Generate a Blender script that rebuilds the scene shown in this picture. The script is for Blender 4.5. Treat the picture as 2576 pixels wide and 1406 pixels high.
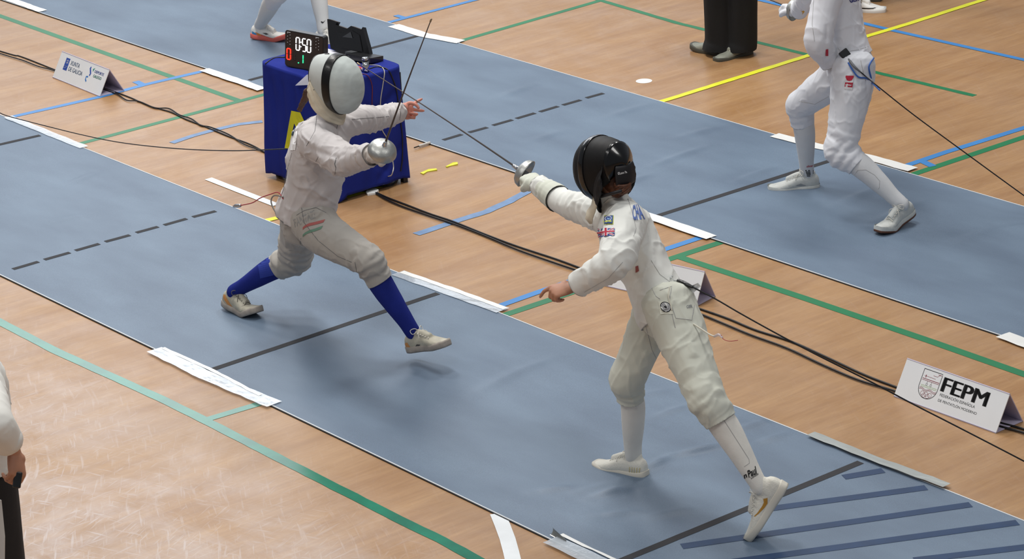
import bpy, bmesh, math, random
import numpy as np
from mathutils import Vector, Matrix, Quaternion
from mathutils.bvhtree import BVHTree
for o in list(bpy.data.objects): bpy.data.objects.remove(o)
SC = bpy.context.scene
COL = SC.collection
W, H = 2576.0, 1406.0
# ------------------------------------------------------------------ camera
CP = (12.902554887, -6.615570066, 5.093830746); YA, PI_, RO, FP = -0.90577156, 0.35540244, -0.05389011, 7101.7127
CV = Vector(CP)
FW = Vector((math.cos(PI_)*math.sin(YA), math.cos(PI_)*math.cos(YA), -math.sin(PI_)))
_r0 = Vector((math.cos(YA), -math.sin(YA), 0)); _u0 = _r0.cross(FW)
RT = _r0*math.cos(RO) + _u0*math.sin(RO); UP = -_r0*math.sin(RO) + _u0*math.cos(RO)
cd = bpy.data.cameras.new('camera'); cam = bpy.data.objects.new('camera', cd); COL.objects.link(cam)
cd.sensor_width = 36.0; cd.lens = FP/W*36.0; cd.clip_start = .1; cd.clip_end = 300
m = Matrix((RT, UP, -FW)).transposed().to_4x4(); m.translation = CV
cam.matrix_world = m
SC.camera = cam
# ------------------------------------------------------------------ light
wd = bpy.data.worlds.new('hall_air'); SC.world = wd; wd.use_nodes = True
bg = wd.node_tree.nodes['Background']; bg.inputs[0].default_value = (.80, .84, .93, 1); bg.inputs[1].default_value = .25
def area(name, loc, target, sx, sy, power, col, spread=180):
    l = bpy.data.lights.new(name, 'AREA'); l.shape = 'RECTANGLE'; l.size = sx; l.size_y = sy; l.energy = power; l.color = col
    l.spread = math.radians(spread)
    o = bpy.data.objects.new(name, l); COL.objects.link(o); o.location = loc
    d = Vector(target)-Vector(loc); o.rotation_euler = d.to_track_quat('-Z', 'Y').to_euler(); return o
# ceiling lamps of the hall: rows of fittings above the pistes, and the tall window band in the far left wall
for i, (lx, ly) in enumerate(((-2.2, 2.2), (1.6, 1.6), (-5.5, 4.5), (.5, 6.5))):
    area('ceiling_and_fill_lamp', (lx, ly, 8.5), (lx, ly, 0), 1.9, 1.3, 270, (1.0, .97, .93))
for lx, ly in ((6.5, -4.5), (.5, -5), (10, 1.5)):  # added fill lamps on the near side, brightening the camera-facing surfaces
    area('ceiling_and_fill_lamp', (lx, ly, 8.0), (lx, ly, 0), 2.6, 1.6, 170, (1.0, .98, .95))
area('hall_window', (-20, 14.5, 7.6), (0, 0, 0), 14, 6.0, 420, (.86, .92, 1.0))
area('hall_window', (-15, 5.6, 8.6), (3, -1.5, 0), 10.5, 4.6, 470, (.90, .94, 1.0))
SC.view_settings.view_transform = 'Standard'; SC.view_settings.look = 'None'
SC.view_settings.gamma = 1; SC.view_settings.use_curve_mapping = False
SC.view_settings.exposure = -0.07
# ------------------------------------------------------------------ pixel <-> world helpers (the camera solved from the piste markings)
def ray(px, py): return (FW*FP + RT*(px-W/2) + UP*(H/2-py)).normalized()
def G(px, py, h=0.0):
    d = ray(px, py); return CV + d*((h-CV.z)/d.z)
def PY(px, py, Y):
    d = ray(px, py); return CV + d*((Y-CV.y)/d.y)
def PX(px, py, X):
    d = ray(px, py); return CV + d*((X-CV.x)/d.x)
def proj(p):
    d = Vector(p)-CV; z = d.dot(FW); return (W/2+FP*d.dot(RT)/z, H/2-FP*d.dot(UP)/z)
def lin(c):
    if isinstance(c, str):
        c = [int(c[i:i+2], 16)/255 for i in (0, 2, 4)]
    return tuple((x/12.92 if x <= .04045 else ((x+.055)/1.055)**2.4) for x in c[:3])
# ------------------------------------------------------------------ materials
MATS = {}
def mat(name, col, rough=.6, metal=0, bump=0, bscale=200, var=0, vscale=8, coat=0, emit=0, sheen=0, alpha=1, spec=.5, stretch=None, trans=0):
    if name in MATS: return MATS[name]
    M = bpy.data.materials.new(name); M.use_nodes = True; nt = M.node_tree; N = nt.nodes; L = nt.links
    b = N['Principled BSDF']; c = lin(col)
    b.inputs['Base Color'].default_value = (*c, 1); b.inputs['Roughness'].default_value = rough
    b.inputs['Metallic'].default_value = metal; b.inputs['Coat Weight'].default_value = coat
    b.inputs['Specular IOR Level'].default_value = spec; b.inputs['Sheen Weight'].default_value = sheen
    b.inputs['Transmission Weight'].default_value = trans
    b.inputs['Alpha'].default_value = alpha
    if emit:
        b.inputs['Emission Color'].default_value = (*c, 1); b.inputs['Emission Strength'].default_value = emit
    tc = N.new('ShaderNodeTexCoord'); src = tc.outputs['Object']
    if stretch:
        mp = N.new('ShaderNodeMapping'); mp.inputs['Scale'].default_value = stretch; L.new(src, mp.inputs['Vector']); src = mp.outputs['Vector']
    if var:
        n = N.new('ShaderNodeTexNoise'); n.inputs['Scale'].default_value = vscale; n.inputs['Detail'].default_value = 5
        L.new(src, n.inputs['Vector'])
        r = N.new('ShaderNodeValToRGB'); r.color_ramp.elements[0].position = .3; r.color_ramp.elements[1].position = .7
        r.color_ramp.elements[0].color = (*[x*(1-var) for x in c], 1); r.color_ramp.elements[1].color = (*[min(1, x*(1+var*.6)) for x in c], 1)
        L.new(n.outputs['Fac'], r.inputs['Fac']); L.new(r.outputs['Color'], b.inputs['Base Color'])
    if bump:
        n2 = N.new('ShaderNodeTexNoise'); n2.inputs['Scale'].default_value = bscale; n2.inputs['Detail'].default_value = 3
        L.new(src, n2.inputs['Vector'])
        bp = N.new('ShaderNodeBump'); bp.inputs['Strength'].default_value = bump; bp.inputs['Distance'].default_value = .004
        L.new(n2.outputs['Fac'], bp.inputs['Height']); L.new(bp.outputs['Normal'], b.inputs['Normal'])
    MATS[name] = M; return M
def floor_material():
    M = bpy.data.materials.new('wood_print_vinyl'); M.use_nodes = True; nt = M.node_tree; N = nt.nodes; L = nt.links
    b = N['Principled BSDF']; tc = N.new('ShaderNodeTexCoord')
    def noise(scale, sc, detail=6, rough=.6, rot=0.0, dist=0.0):
        mp = N.new('ShaderNodeMapping'); mp.inputs['Scale'].default_value = sc; mp.inputs['Rotation'].default_value = (0, 0, rot)
        L.new(tc.outputs['Object'], mp.inputs['Vector'])
        n = N.new('ShaderNodeTexNoise'); n.inputs['Scale'].default_value = scale; n.inputs['Detail'].default_value = detail
        n.inputs['Roughness'].default_value = rough; n.inputs['Distortion'].default_value = dist
        L.new(mp.outputs['Vector'], n.inputs['Vector']); return n.outputs['Fac']
    def ramp(f, p0, p1, c0=(0, 0, 0, 1), c1=(1, 1, 1, 1)):
        r = N.new('ShaderNodeValToRGB'); e = r.color_ramp.elements; e[0].position = p0; e[1].position = p1; e[0].color = c0; e[1].color = c1
        L.new(f, r.inputs['Fac']); return r.outputs['Color']
    def mix(a, b_, f, mode='MIX'):
        mx = N.new('ShaderNodeMix'); mx.data_type = 'RGBA'; mx.blend_type = mode
        for s, v in ((6, a), (7, b_), (0, f)):
            if isinstance(v, (float, int)): mx.inputs[s].default_value = v
            elif isinstance(v, tuple): mx.inputs[s].default_value = v
            else: L.new(v, mx.inputs[s])
        return mx.outputs[2]
    g1 = noise(1.0, (9, 1.1, 1), 8, .62, .05, .4)       # streaks run across the hall
    g2 = noise(1.0, (60, 5, 1), 5, .6, .05, .2)
    base = ramp(g1, .33, .68, (*lin(FLOOR_A), 1), (*lin(FLOOR_B), 1))
    fine = ramp(g2, .35, .7)
    base = mix(base, (*lin(FLOOR_C), 1), mix((0, 0, 0, 1), fine, .38))
    pl = noise(.55, (1, 1, 1), 3, .5)
    base = mix(base, (*lin(FLOOR_D), 1), mix((0, 0, 0, 1), ramp(pl, .35, .75), .35))
    # scuffs: pale scratches and haze of wear and painted-in floor glare, strongest in the front left of the hall
    sep = N.new('ShaderNodeSeparateXYZ'); L.new(tc.outputs['Object'], sep.inputs[0])
    w1 = N.new('ShaderNodeMapRange'); L.new(sep.outputs[1], w1.inputs[0]); w1.inputs[1].default_value = -.2; w1.inputs[2].default_value = -1.4; w1.inputs[3].default_value = .10; w1.inputs[4].default_value = 1.1
    sc_tot = None
    for i, (rot, s, seed) in enumerate(((.4, 3.2, 1), (1.2, 2.7, 7), (2.1, 3.6, 13), (2.8, 2.4, 19), (.9, 4.5, 23))):
        vr = N.new('ShaderNodeVectorRotate'); vr.rotation_type = 'Z_AXIS'; vr.inputs['Angle'].default_value = rot*1.3; mp = N.new('ShaderNodeMapping'); mp.inputs['Location'].default_value = (seed, seed*.7, 0)
        mp.inputs['Scale'].default_value = (s*1.6, s*16, 1)
        dn = N.new('ShaderNodeTexNoise'); dn.inputs['Scale'].default_value = .9; dn.inputs['Detail'].default_value = 1
        L.new(tc.outputs['Object'], dn.inputs['Vector'])
        va = N.new('ShaderNodeVectorMath'); va.operation = 'MULTIPLY_ADD'; L.new(dn.outputs['Color'], va.inputs[0]); va.inputs[1].default_value = (.22, .22, 0)
        L.new(tc.outputs['Object'], va.inputs[2]); L.new(va.outputs[0], vr.inputs['Vector']); L.new(vr.outputs[0], mp.inputs['Vector'])
        n = N.new('ShaderNodeTexNoise'); n.inputs['Scale'].default_value = 1; n.inputs['Detail'].default_value = 2.2; n.inputs['Roughness'].default_value = .55
        L.new(mp.outputs['Vector'], n.inputs['Vector'])
        r = ramp(n.outputs['Fac'], .61, .72)
        sc_tot = r if sc_tot is None else mix(sc_tot, r, 1.0, 'LIGHTEN')
    haze = ramp(noise(1.3, (1, 1.6, 1), 7, .7, .3, .6), .42, .68)
    wear = mix((0, 0, 0, 1), sc_tot, .42); wear_glare = mix((0, 0, 0, 1), haze, .55)
    wt = mix(wear, wear_glare, 1.0, 'ADD')
    mm = mix((0, 0, 0, 1), wt, w1.outputs[0])
    col = mix(base, (*lin('c9bfbd'), 1), mm)
    L.new(col, b.inputs['Base Color'])
    rr = N.new('ShaderNodeMapRange'); L.new(noise(2.2, (1, 1, 1), 6, .7, 0, .5), rr.inputs[0]); rr.inputs[1].default_value = .3; rr.inputs[2].default_value = .7
    rr.inputs[3].default_value = .30; rr.inputs[4].default_value = .50
    L.new(rr.outputs[0], b.inputs['Roughness']); b.inputs['Specular IOR Level'].default_value = .5
    bp = N.new('ShaderNodeBump'); bp.inputs['Strength'].default_value = .12; bp.inputs['Distance'].default_value = .002
    L.new(noise(14, (1, 1, 1), 5, .6), bp.inputs['Height']); L.new(bp.outputs['Normal'], b.inputs['Normal'])
    return M
FLOOR_A, FLOOR_B, FLOOR_C, FLOOR_D = '9b7146', 'b38b5e', '855d37', 'b3926e'
# ------------------------------------------------------------------ object helpers
def link(name, me, m=None, parent=None, smooth=False):
    o = bpy.data.objects.new(name, me); COL.objects.link(o)
    if m is not None and not me.materials: me.materials.append(m)
    if parent: o.parent = parent; o.matrix_parent_inverse = parent.matrix_world.inverted()
    if smooth: me.shade_smooth()
    return o
def pydata(name, V, F, m=None, parent=None, smooth=False):
    me = bpy.data.meshes.new(name); me.from_pydata([tuple(v) for v in V], [], [tuple(int(i) for i in f) for f in F]); me.update()
    return link(name, me, m, parent, smooth)
def empty(name, loc, label, cat, group=None):
    o = bpy.data.objects.new(name, None); COL.objects.link(o); o.location = loc; o.empty_display_size = .1
    bpy.context.view_layer.update()
    o['label'] = label; o['category'] = cat
    if group: o['group'] = group
    return o
def tag(o, label=None, cat=None, group=None, kind=None):
    if label: o['label'] = label
    if cat: o['category'] = cat
    if group: o['group'] = group
    if kind: o['kind'] = kind
    return o
def catmull(P, sub):
    P = np.asarray(P, float); n = len(P)
    if n < 3:
        t = np.linspace(0, 1, sub+1)[:, None]; return P[0]*(1-t)+P[1]*t
    Q = np.vstack([2*P[0]-P[1], P, 2*P[-1]-P[-2]]); out = []
    for i in range(1, n):
        p0, p1, p2, p3 = Q[i-1], Q[i], Q[i+1], Q[i+2]
        for k in range(sub):
            t = k/sub
            out.append(.5*((2*p1)+(-p0+p2)*t+(2*p0-5*p1+4*p2-p3)*t*t+(-p0+3*p1-3*p2+p3)*t**3))
    out.append(P[-1]); return np.array(out)
class Mesh:
    def __init__(s): s.V = []; s.F = []
    def add(s, V, F):
        b = len(s.V); s.V += [tuple(v) for v in V]; s.F += [tuple(int(i)+b for i in f) for f in F]
    def tube(s, pts, rads, lat=None, n=16, sub=5, cap=.7):
        """rounded tube through pts; rads = numbers or (ra, rb), ra along the lateral axis"""
        P = catmull([tuple(p) for p in pts], sub)
        R = catmull([(r, r) if not isinstance(r, (tuple, list)) else tuple(r) for r in rads], sub)
        T = np.gradient(P, axis=0); T /= np.linalg.norm(T, axis=1)[:, None]+1e-12
        if lat is not None:
            lat = [tuple(l) for l in lat] if not isinstance(lat, Vector) and not np.isscalar(lat[0]) else [tuple(lat)]*len(pts)
            Lx = catmull(lat, sub)
        else:
            a = np.array((0, 0, 1.)) if abs(T[0][2]) < .9 else np.array((1., 0, 0)); Lx = np.tile(a, (len(P), 1))
        prev = None; fr = []
        for i in range(len(P)):
            l = Lx[i] if lat is not None or prev is None else prev
            l = l-T[i]*np.dot(l, T[i]); l /= np.linalg.norm(l)+1e-12; prev = l; fr.append((l, np.cross(T[i], l)))
        th = np.arange(n)*2*math.pi/n; ct, st = np.cos(th)[:, None], np.sin(th)[:, None]; rings = []
        def ring(i, k, off): return P[i]+T[i]*off + (ct*fr[i][0]*R[i][0]+st*fr[i][1]*R[i][1])*k
        for a in (1.35, .9, .45):
            rings.append(ring(0, math.cos(a), -math.sin(a)*min(R[0])*cap))
        for i in range(len(P)): rings.append(ring(i, 1, 0))
        for a in (.45, .9, 1.35):
            rings.append(ring(len(P)-1, math.cos(a), math.sin(a)*min(R[-1])*cap))
        V = np.vstack(rings); F = []; m_ = len(rings)
        for i in range(m_-1):
            for j in range(n):
                k = (j+1) % n; F.append((i*n+j, i*n+k, (i+1)*n+k, (i+1)*n+j))
        F.append(tuple(range(n))[::-1]); F.append(tuple((m_-1)*n+j for j in range(n)))
        s.add(V, F); return s
    def ball(s, c, r, axes=None, nu=16, nv=10):
        r = (r, r, r) if np.isscalar(r) else r
        A = np.array(axes if axes is not None else np.eye(3), float); V = []; F = []
        for i in range(1, nv):
            a = math.pi*i/nv
            for j in range(nu):
                b = 2*math.pi*j/nu; p = np.array((math.sin(a)*math.cos(b)*r[0], math.sin(a)*math.sin(b)*r[1], math.cos(a)*r[2]))
                V.append(np.array(tuple(c))+p@A)
        top = len(V); V.append(np.array(tuple(c))+np.array((0, 0, r[2]))@A); V.append(np.array(tuple(c))-np.array((0, 0, r[2]))@A)
        for i in range(nv-2):
            for j in range(nu):
                k = (j+1) % nu; F.append((i*nu+j, (i+1)*nu+j, (i+1)*nu+k, i*nu+k))
        for j in range(nu):
            k = (j+1) % nu; F.append((top, j, k)); F.append((top+1, (nv-2)*nu+k, (nv-2)*nu+j))
        s.add(V, F); return s
    def box(s, c, sx, sy, sz, M=None):
        V = [Vector((x*sx/2, y*sy/2, z*sz/2)) for x in (-1, 1) for y in (-1, 1) for z in (-1, 1)]
        if M is not None: V = [M.to_3x3() @ v for v in V]
        V = [v+Vector(c) for v in V]
        s.add(V, [(0, 1, 3, 2), (4, 6, 7, 5), (0, 4, 5, 1), (2, 3, 7, 6), (0, 2, 6, 4), (1, 5, 7, 3)]); return s
    def lathe(s, c, axis, prof, n=28):
        """prof = (radius, offset along axis) pairs"""
        T = Vector(axis).normalized(); a = Vector((0, 0, 1)) if abs(T.z) < .9 else Vector((1, 0, 0)); l = (a-T*a.dot(T)).normalized(); b = T.cross(l); V = []
        for (r, h) in prof:
            for j in range(n):
                t = 2*math.pi*j/n; V.append(Vector(c)+T*h+(l*math.cos(t)+b*math.sin(t))*r)
        F = []
        for i in range(len(prof)-1):
            for j in range(n):
                k = (j+1) % n; F.append((i*n+j, i*n+k, (i+1)*n+k, (i+1)*n+j))
        s.add(V, F); return s
    def make(s, name, m=None, parent=None, smooth=True): return pydata(name, s.V, s.F, m, parent, smooth)
def evaluate(o):
    dg = bpy.context.evaluated_depsgraph_get(); dg.update()
    return bpy.data.meshes.new_from_object(o.evaluated_get(dg))
def remesh(ms, voxel, smooth=4, factor=.5):
    me = bpy.data.meshes.new('tmp'); me.from_pydata(ms.V, [], ms.F); o = bpy.data.objects.new('tmp', me); COL.objects.link(o)
    r = o.modifiers.new('r', 'REMESH'); r.mode = 'VOXEL'; r.voxel_size = voxel
    if smooth:
        s = o.modifiers.new('s', 'SMOOTH'); s.iterations = smooth; s.factor = factor
    out = evaluate(o); bpy.data.objects.remove(o); bpy.data.meshes.remove(me); out.materials.clear(); return out
def coords(me):
    a = np.empty(len(me.vertices)*3, np.float32); me.vertices.foreach_get('co', a); return a.reshape(-1, 3).astype(float)
def normals(me):
    a = np.empty(len(me.vertices)*3, np.float32); me.vertex_normals.foreach_get('vector', a); return a.reshape(-1, 3).astype(float)
def setco(me, A):
    me.vertices.foreach_set('co', A.astype(np.float32).ravel()); me.update()
def vnoise(P, seed=0):
    P = np.asarray(P, float)+seed*17.31; i = np.floor(P).astype(np.int64); f = P-i; f = f*f*(3-2*f); out = 0
    def h(a, b, c):
        n = (a*73856093) ^ (b*19349663) ^ (c*83492791); n = (n ^ (n >> 13))*1274126177 & 0x7fffffff; return (n % 10007)/10007.0*2-1
    for dx in (0, 1):
        for dy in (0, 1):
            for dz in (0, 1):
                w = (f[:, 0] if dx else 1-f[:, 0])*(f[:, 1] if dy else 1-f[:, 1])*(f[:, 2] if dz else 1-f[:, 2])
                out = out+w*h(i[:, 0]+dx, i[:, 1]+dy, i[:, 2]+dz)
    return out
def segdist(P, a, b):
    a = np.array(tuple(a)); b = np.array(tuple(b)); d = b-a; L = max(np.dot(d, d), 1e-9); t = np.clip((P-a)@d/L, 0, 1)
    return np.linalg.norm(P-(a+t[:, None]*d), axis=1), t
def bvh_of(me):
    return BVHTree.FromPolygons([v.co.copy() for v in me.vertices], [tuple(p.vertices) for p in me.polygons])
def cut(me, planes):
    """open the mesh: drop everything beyond each (point, outward normal, radius) plane, locally"""
    bm = bmesh.new(); bm.from_mesh(me)
    for c, nrm, rad in planes:
        c = Vector(c); nrm = Vector(nrm).normalized()
        fs = [f for f in bm.faces if (f.calc_center_median()-c).length < rad]
        geom = list({v for f in fs for v in f.verts})+list({e for f in fs for e in f.edges})+fs
        bmesh.ops.bisect_plane(bm, geom=geom, plane_co=c, plane_no=nrm, dist=1e-5)
        kill = [f for f in bm.faces if (f.calc_center_median()-c).length < rad and (f.calc_center_median()-c).dot(nrm) > 0]
        bmesh.ops.delete(bm, geom=kill, context='FACES')
    bm.to_mesh(me); bm.free(); me.update()
def ribbon(name, pts, width, m, parent, z=None, th=0.0, uneven=0, seed=0, step=.06):
    """flat strip on the floor or on a mat; z = function(x, y)"""
    P = [Vector(p) for p in pts]; Q = []
    for a, b in zip(P[:-1], P[1:]):
        n = max(1, int((b-a).length/step))
        Q += [a.lerp(b, i/n) for i in range(n)]
    Q.append(P[-1]); V = []; F = []; rng = random.Random(seed)
    for i, p in enumerate(Q):
        t = (Q[min(i+1, len(Q)-1)]-Q[max(i-1, 0)]); t.z = 0; t.normalize(); s = Vector((-t.y, t.x, 0)); w = width/2
        for k in (-1, -.33, .33, 1):
            v = p+s*(w*k + (rng.uniform(-uneven, uneven) if abs(k) == 1 else 0)); v.z = (z(v.x, v.y) if z else 0)+th; V.append(v)
    for i in range(len(Q)-1):
        for k in range(3): F.append((i*4+k, (i+1)*4+k, (i+1)*4+k+1, i*4+k+1))
    return pydata(name, V, F, m, parent)
def pipe(name, pts, r, m, parent=None, n=8, sub=6):
    ms = Mesh(); ms.tube(pts, [r]*len(pts), n=n, sub=sub); return ms.make(name, m, parent)
def text_mesh(body, bold=0.0, spacing=1.0):
    c = bpy.data.curves.new('t', 'FONT'); c.body = body; c.offset = bold; c.space_character = spacing; c.resolution_u = 3
    o = bpy.data.objects.new('t', c); COL.objects.link(o); me = evaluate(o); bpy.data.objects.remove(o); bpy.data.curves.remove(c)
    A = coords(me); F = [tuple(p.vertices) for p in me.polygons]; bpy.data.meshes.remove(me)
    mn, mx = A.min(0), A.max(0); A = (A-mn)/np.maximum(mx-mn, 1e-6); return A[:, :2], F, (mx-mn)[0]/(mx-mn)[1]
# ================================================================== SETTING
fl = pydata('floor', [(-40, -30, 0), (30, -30, 0), (30, 40, 0), (-40, 40, 0)], [(0, 1, 2, 3)], floor_material()); tag(fl, kind='structure')
GREEN = mat('green_line_paint', '16774a', .45, var=.12, vscale=3); BLUE = mat('blue_line_paint', '3c82c4', .45, var=.1, vscale=4)
FADED = mat('faded_blue_paint', '6f8db4', .5, var=.2, vscale=14); YELL = mat('yellow_line_tape', 'dfe02e', .5, var=.08, vscale=9)
WHT = mat('white_line_paint', 'e6eaec', .45, var=.06); TEAL = mat('teal_green_tape', '137c60', .2, var=.3, vscale=5)
NL = [0]
def court(px, w, m, label=None, th=.0012, **k):
    NL[0] += 1; o = ribbon('court_line', [G(*p) for p in px], w, m, fl, th=th*.6+.00012*NL[0], **k)
    if label: o['label'] = label
    return o
court([(-700, -208), (0, 40), (600, 253)], .05, GREEN, 'long green line behind the left card sign')
court([(203, 361), (657, 240), (1155, 104), (1515, 0)], .05, GREEN, 'green line crossing the hall under the table')
court([(1480, -8), (1700, 57), (1765, 73), (1903, 106), (2049, 142), (2210, 184), (2300, 205), (2452, 241)], .045, GREEN, 'green line passing behind the standing dark trousers', uneven=.002)
court([(1268, 793), (1510, 712), (1675, 655), (1812, 610), (2302, 437), (2576, 345), (3100, 172)], .055, GREEN, 'green line crossing behind the black masked fencer')
court([(1710, 647), (2020, 749), (2345, 860), (2600, 950), (3500, 1275)], .055, GREEN, 'long green line above the right card sign')
court([(-900, 330), (-400, 592), (0, 810), (142, 884), (405, 1003), (510, 1055), (800, 1203), (1000, 1305), (1110, 1358), (1230, 1424)], .055, TEAL, 'teal green tape line in the front left', uneven=.0015)
court([(512, 1058), (652, 1016)], .05, TEAL, 'short teal tape branch near the clear tape')
court([(31, 294), (247, 245), (370, 212), (512, 179)], .05, BLUE, 'blue line passing under the left card sign', th=.0008)
court([(341, 205), (362, 215)], .05, BLUE, th=.001)
court([(432, 360), (485, 342), (540, 327), (600, 313), (660, 306)], .05, FADED, 'faded pale blue arc left of the table')
court([(1047, 590), (1143, 558), (1224, 533), (1280, 508), (1330, 480)], .06, FADED, 'faded blue arc right of the table', uneven=.003)
court([(1262, 768), (1343, 739), (1427, 710), (1657, 633), (1765, 597), (2274, 419), (2380, 383), (2576, 322), (3100, 150)], .05, BLUE, 'blue line crossing behind the black masked fencer', th=.0008)
court([(2322, 407), (2347, 419)], .05, BLUE, th=.001)
court([(973, 58), (1196, 0), (1240, -12)], .045, BLUE, 'blue line beyond the far mat at top', th=.0008)
court([(995, 39), (1022, 47)], .045, BLUE, th=.001)
court([(1900, -2), (1964, 13), (2176, 60), (2255, 79), (2380, 107), (2576, 151), (3100, 275)], .045, BLUE, 'blue line in the upper right corner', th=.0008)
court([(1660, 257), (1700, 245), (2038, 139), (2187, 90), (2300, 56), (2500, -8)], .05, YELL, 'yellow tape line in the upper right', th=.0018, uneven=.002)
court([(664, 557), (696, 549), (827, 510), (905, 486), (968, 466)], .05, YELL, 'yellow tape line running under the table', th=.0018, uneven=.003)
court([(524, 450), (600, 480), (695, 517)], .05, WHT, 'short white line left of the table')
court([(1252, 1293), (1264, 1322), (1277, 1357), (1286, 1390), (1293, 1420)], .066, WHT, 'white curved line at the bottom edge')
dot = Mesh(); c0 = G(1620, 204); ra = .052
dot.add([c0+Vector((math.cos(a)*ra, math.sin(a)*ra*1.0, .0012)) for a in np.linspace(0, 2*math.pi, 28, endpoint=False)], [tuple(range(28))])
tag(dot.make('court_spot', WHT, fl, False), 'white painted round spot beyond the far mat')

# ---- fencing mats
RIDGE = [((1612, 1190), (1690, 1150), .010, .035), ((1690, 1150), (1830, 1120), .010, .03), ((1480, 1258), (1590, 1222), .006, .03),
 ((1800, 1105), (1960, 1050), .006, .03), ((1900, 1120), (1990, 1090), .005, .03), ((1640, 1055), (1740, 1020), .005, .03), ((1495, 1250), (1620, 1230), .006, .03),
 ((1340, 1240), (1460, 1225), .006, .035), ((1500, 1300), (1620, 1290), .006, .03), ((1420, 1250), (1560, 1215), .004, .04), ((1600, 1310), (1760, 1280), .005, .04),
 ((1180, 1000), (1320, 930), .004, .05), ((1250, 960), (1400, 900), .004, .04), ((1560, 1010), (1700, 980), .004, .04), ((130, 560), (230, 540), .004, .05), ((160, 470), (260, 430), .004, .04),
 ((1330, 560-200), (1420, 330), .004, .05), ((1640, 420), (1780, 370), .006, .04), ((1850, 460), (1960, 420), .006, .04), ((2100, 520), (2220, 470), .006, .05), ((2200, 560), (2330, 505), .006, .04),
 ((2380, 620), (2520, 570), .005, .05), ((1520, 300), (1640, 262), .004, .05), ((1250, 250), (1340, 215), .004, .05), ((1700, 350), (1820, 320), .005, .05), ((1560, 470), (1640, 440), .005, .04), ((410, 60), (520, 40), .003, .05)]
RW = [(np.array(tuple(G(*a)))[:2], np.array(tuple(G(*b)))[:2], h*1.9, w*.85) for a, b, h, w in RIDGE]
def mat_height(X, Y):
    X = np.asarray(X, float); Y = np.asarray(Y, float); P = np.stack([X, Y, 0*X], -1).reshape(-1, 3); z = np.full(len(P), .0055)
    z += .0012*(vnoise(P*np.array((1.6, .8, 1)), 3))+.0006*vnoise(P*np.array((5., 2.2, 1)), 4)
    z += .0016*np.maximum(0, vnoise(P@np.array(((.8, -1.6, 0), (.6, 4.5, 0), (0, 0, 1.)))*1.1, 9)-.25)
    for a, b, h, w in RW:
        d, t = segdist(P[:, :2], a, b); e = np.exp(-(d/w)**2); z += h*e*np.sin(np.pi*np.clip(t, .08, .92))
    return z.reshape(X.shape)
def mh(x, y): return float(mat_height(np.array([x]), np.array([y]))[0])
def mat_material(name, a, b_):
    M = bpy.data.materials.new(name); M.use_nodes = True; N = M.node_tree.nodes; L = M.node_tree.links; b = N['Principled BSDF']
    tc = N.new('ShaderNodeTexCoord')
    def nz(scale, sc, d=5):
        mp = N.new('ShaderNodeMapping'); mp.inputs['Scale'].default_value = sc; L.new(tc.outputs['Object'], mp.inputs['Vector'])
        n = N.new('ShaderNodeTexNoise'); n.inputs['Scale'].default_value = scale; n.inputs['Detail'].default_value = d; L.new(mp.outputs['Vector'], n.inputs['Vector']); return n.outputs['Fac']
    r = N.new('ShaderNodeValToRGB'); r.color_ramp.elements[0].position = .32; r.color_ramp.elements[1].position = .7
    r.color_ramp.elements[0].color = (*lin(a), 1); r.color_ramp.elements[1].color = (*lin(b_), 1); L.new(nz(1.4, (1, 2.5, 1), 8), r.inputs['Fac'])
    r2 = N.new('ShaderNodeValToRGB'); r2.color_ramp.elements[0].position = .35; r2.color_ramp.elements[1].position = .65
    r2.color_ramp.elements[0].color = (.82, .82, .82, 1); r2.color_ramp.elements[1].color = (1.1, 1.1, 1.1, 1); L.new(nz(380, (1, 1, 1), 3), r2.inputs['Fac'])
    mx = N.new('ShaderNodeMix'); mx.data_type = 'RGBA'; mx.blend_type = 'MULTIPLY'; mx.inputs[0].default_value = 1
    L.new(r.outputs[0], mx.inputs[6]); L.new(r2.outputs[0], mx.inputs[7]); L.new(mx.outputs[2], b.inputs['Base Color'])
    b.inputs['Roughness'].default_value = .5; b.inputs['Specular IOR Level'].default_value = .45
    bp = N.new('ShaderNodeBump'); bp.inputs['Strength'].default_value = .18; bp.inputs['Distance'].default_value = .001
    L.new(nz(420, (1, 1, 1), 2), bp.inputs['Height']); L.new(bp.outputs['Normal'], b.inputs['Normal']); return M
MATM = mat_material('blue_grey_mat', '5f7084', '6f8296')
DARK = mat('black_rubber_edge', '15161a', .7); PALE = mat('pale_mat_edge', 'c9cdd0', .6); CHAR = mat('charcoal_mat_print', '2a2a2e', .8, var=.1, vscale=20)
NAVY = mat('navy_mat_print', '11355c', .6, var=.15, vscale=12); TAPEW = mat('white_edge_tape', 'e8e9e6', .38, var=.05, bump=.3, bscale=25, coat=.2)
CLEAR = mat('clear_glossy_tape', 'd5dee6', .12, var=.1, vscale=10, bump=.8, bscale=45, coat=1, alpha=.72)
GREYT = mat('grey_silver_tape', 'b4b9b6', .3, var=.1, metal=.25, bump=.3, bscale=30)
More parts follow.
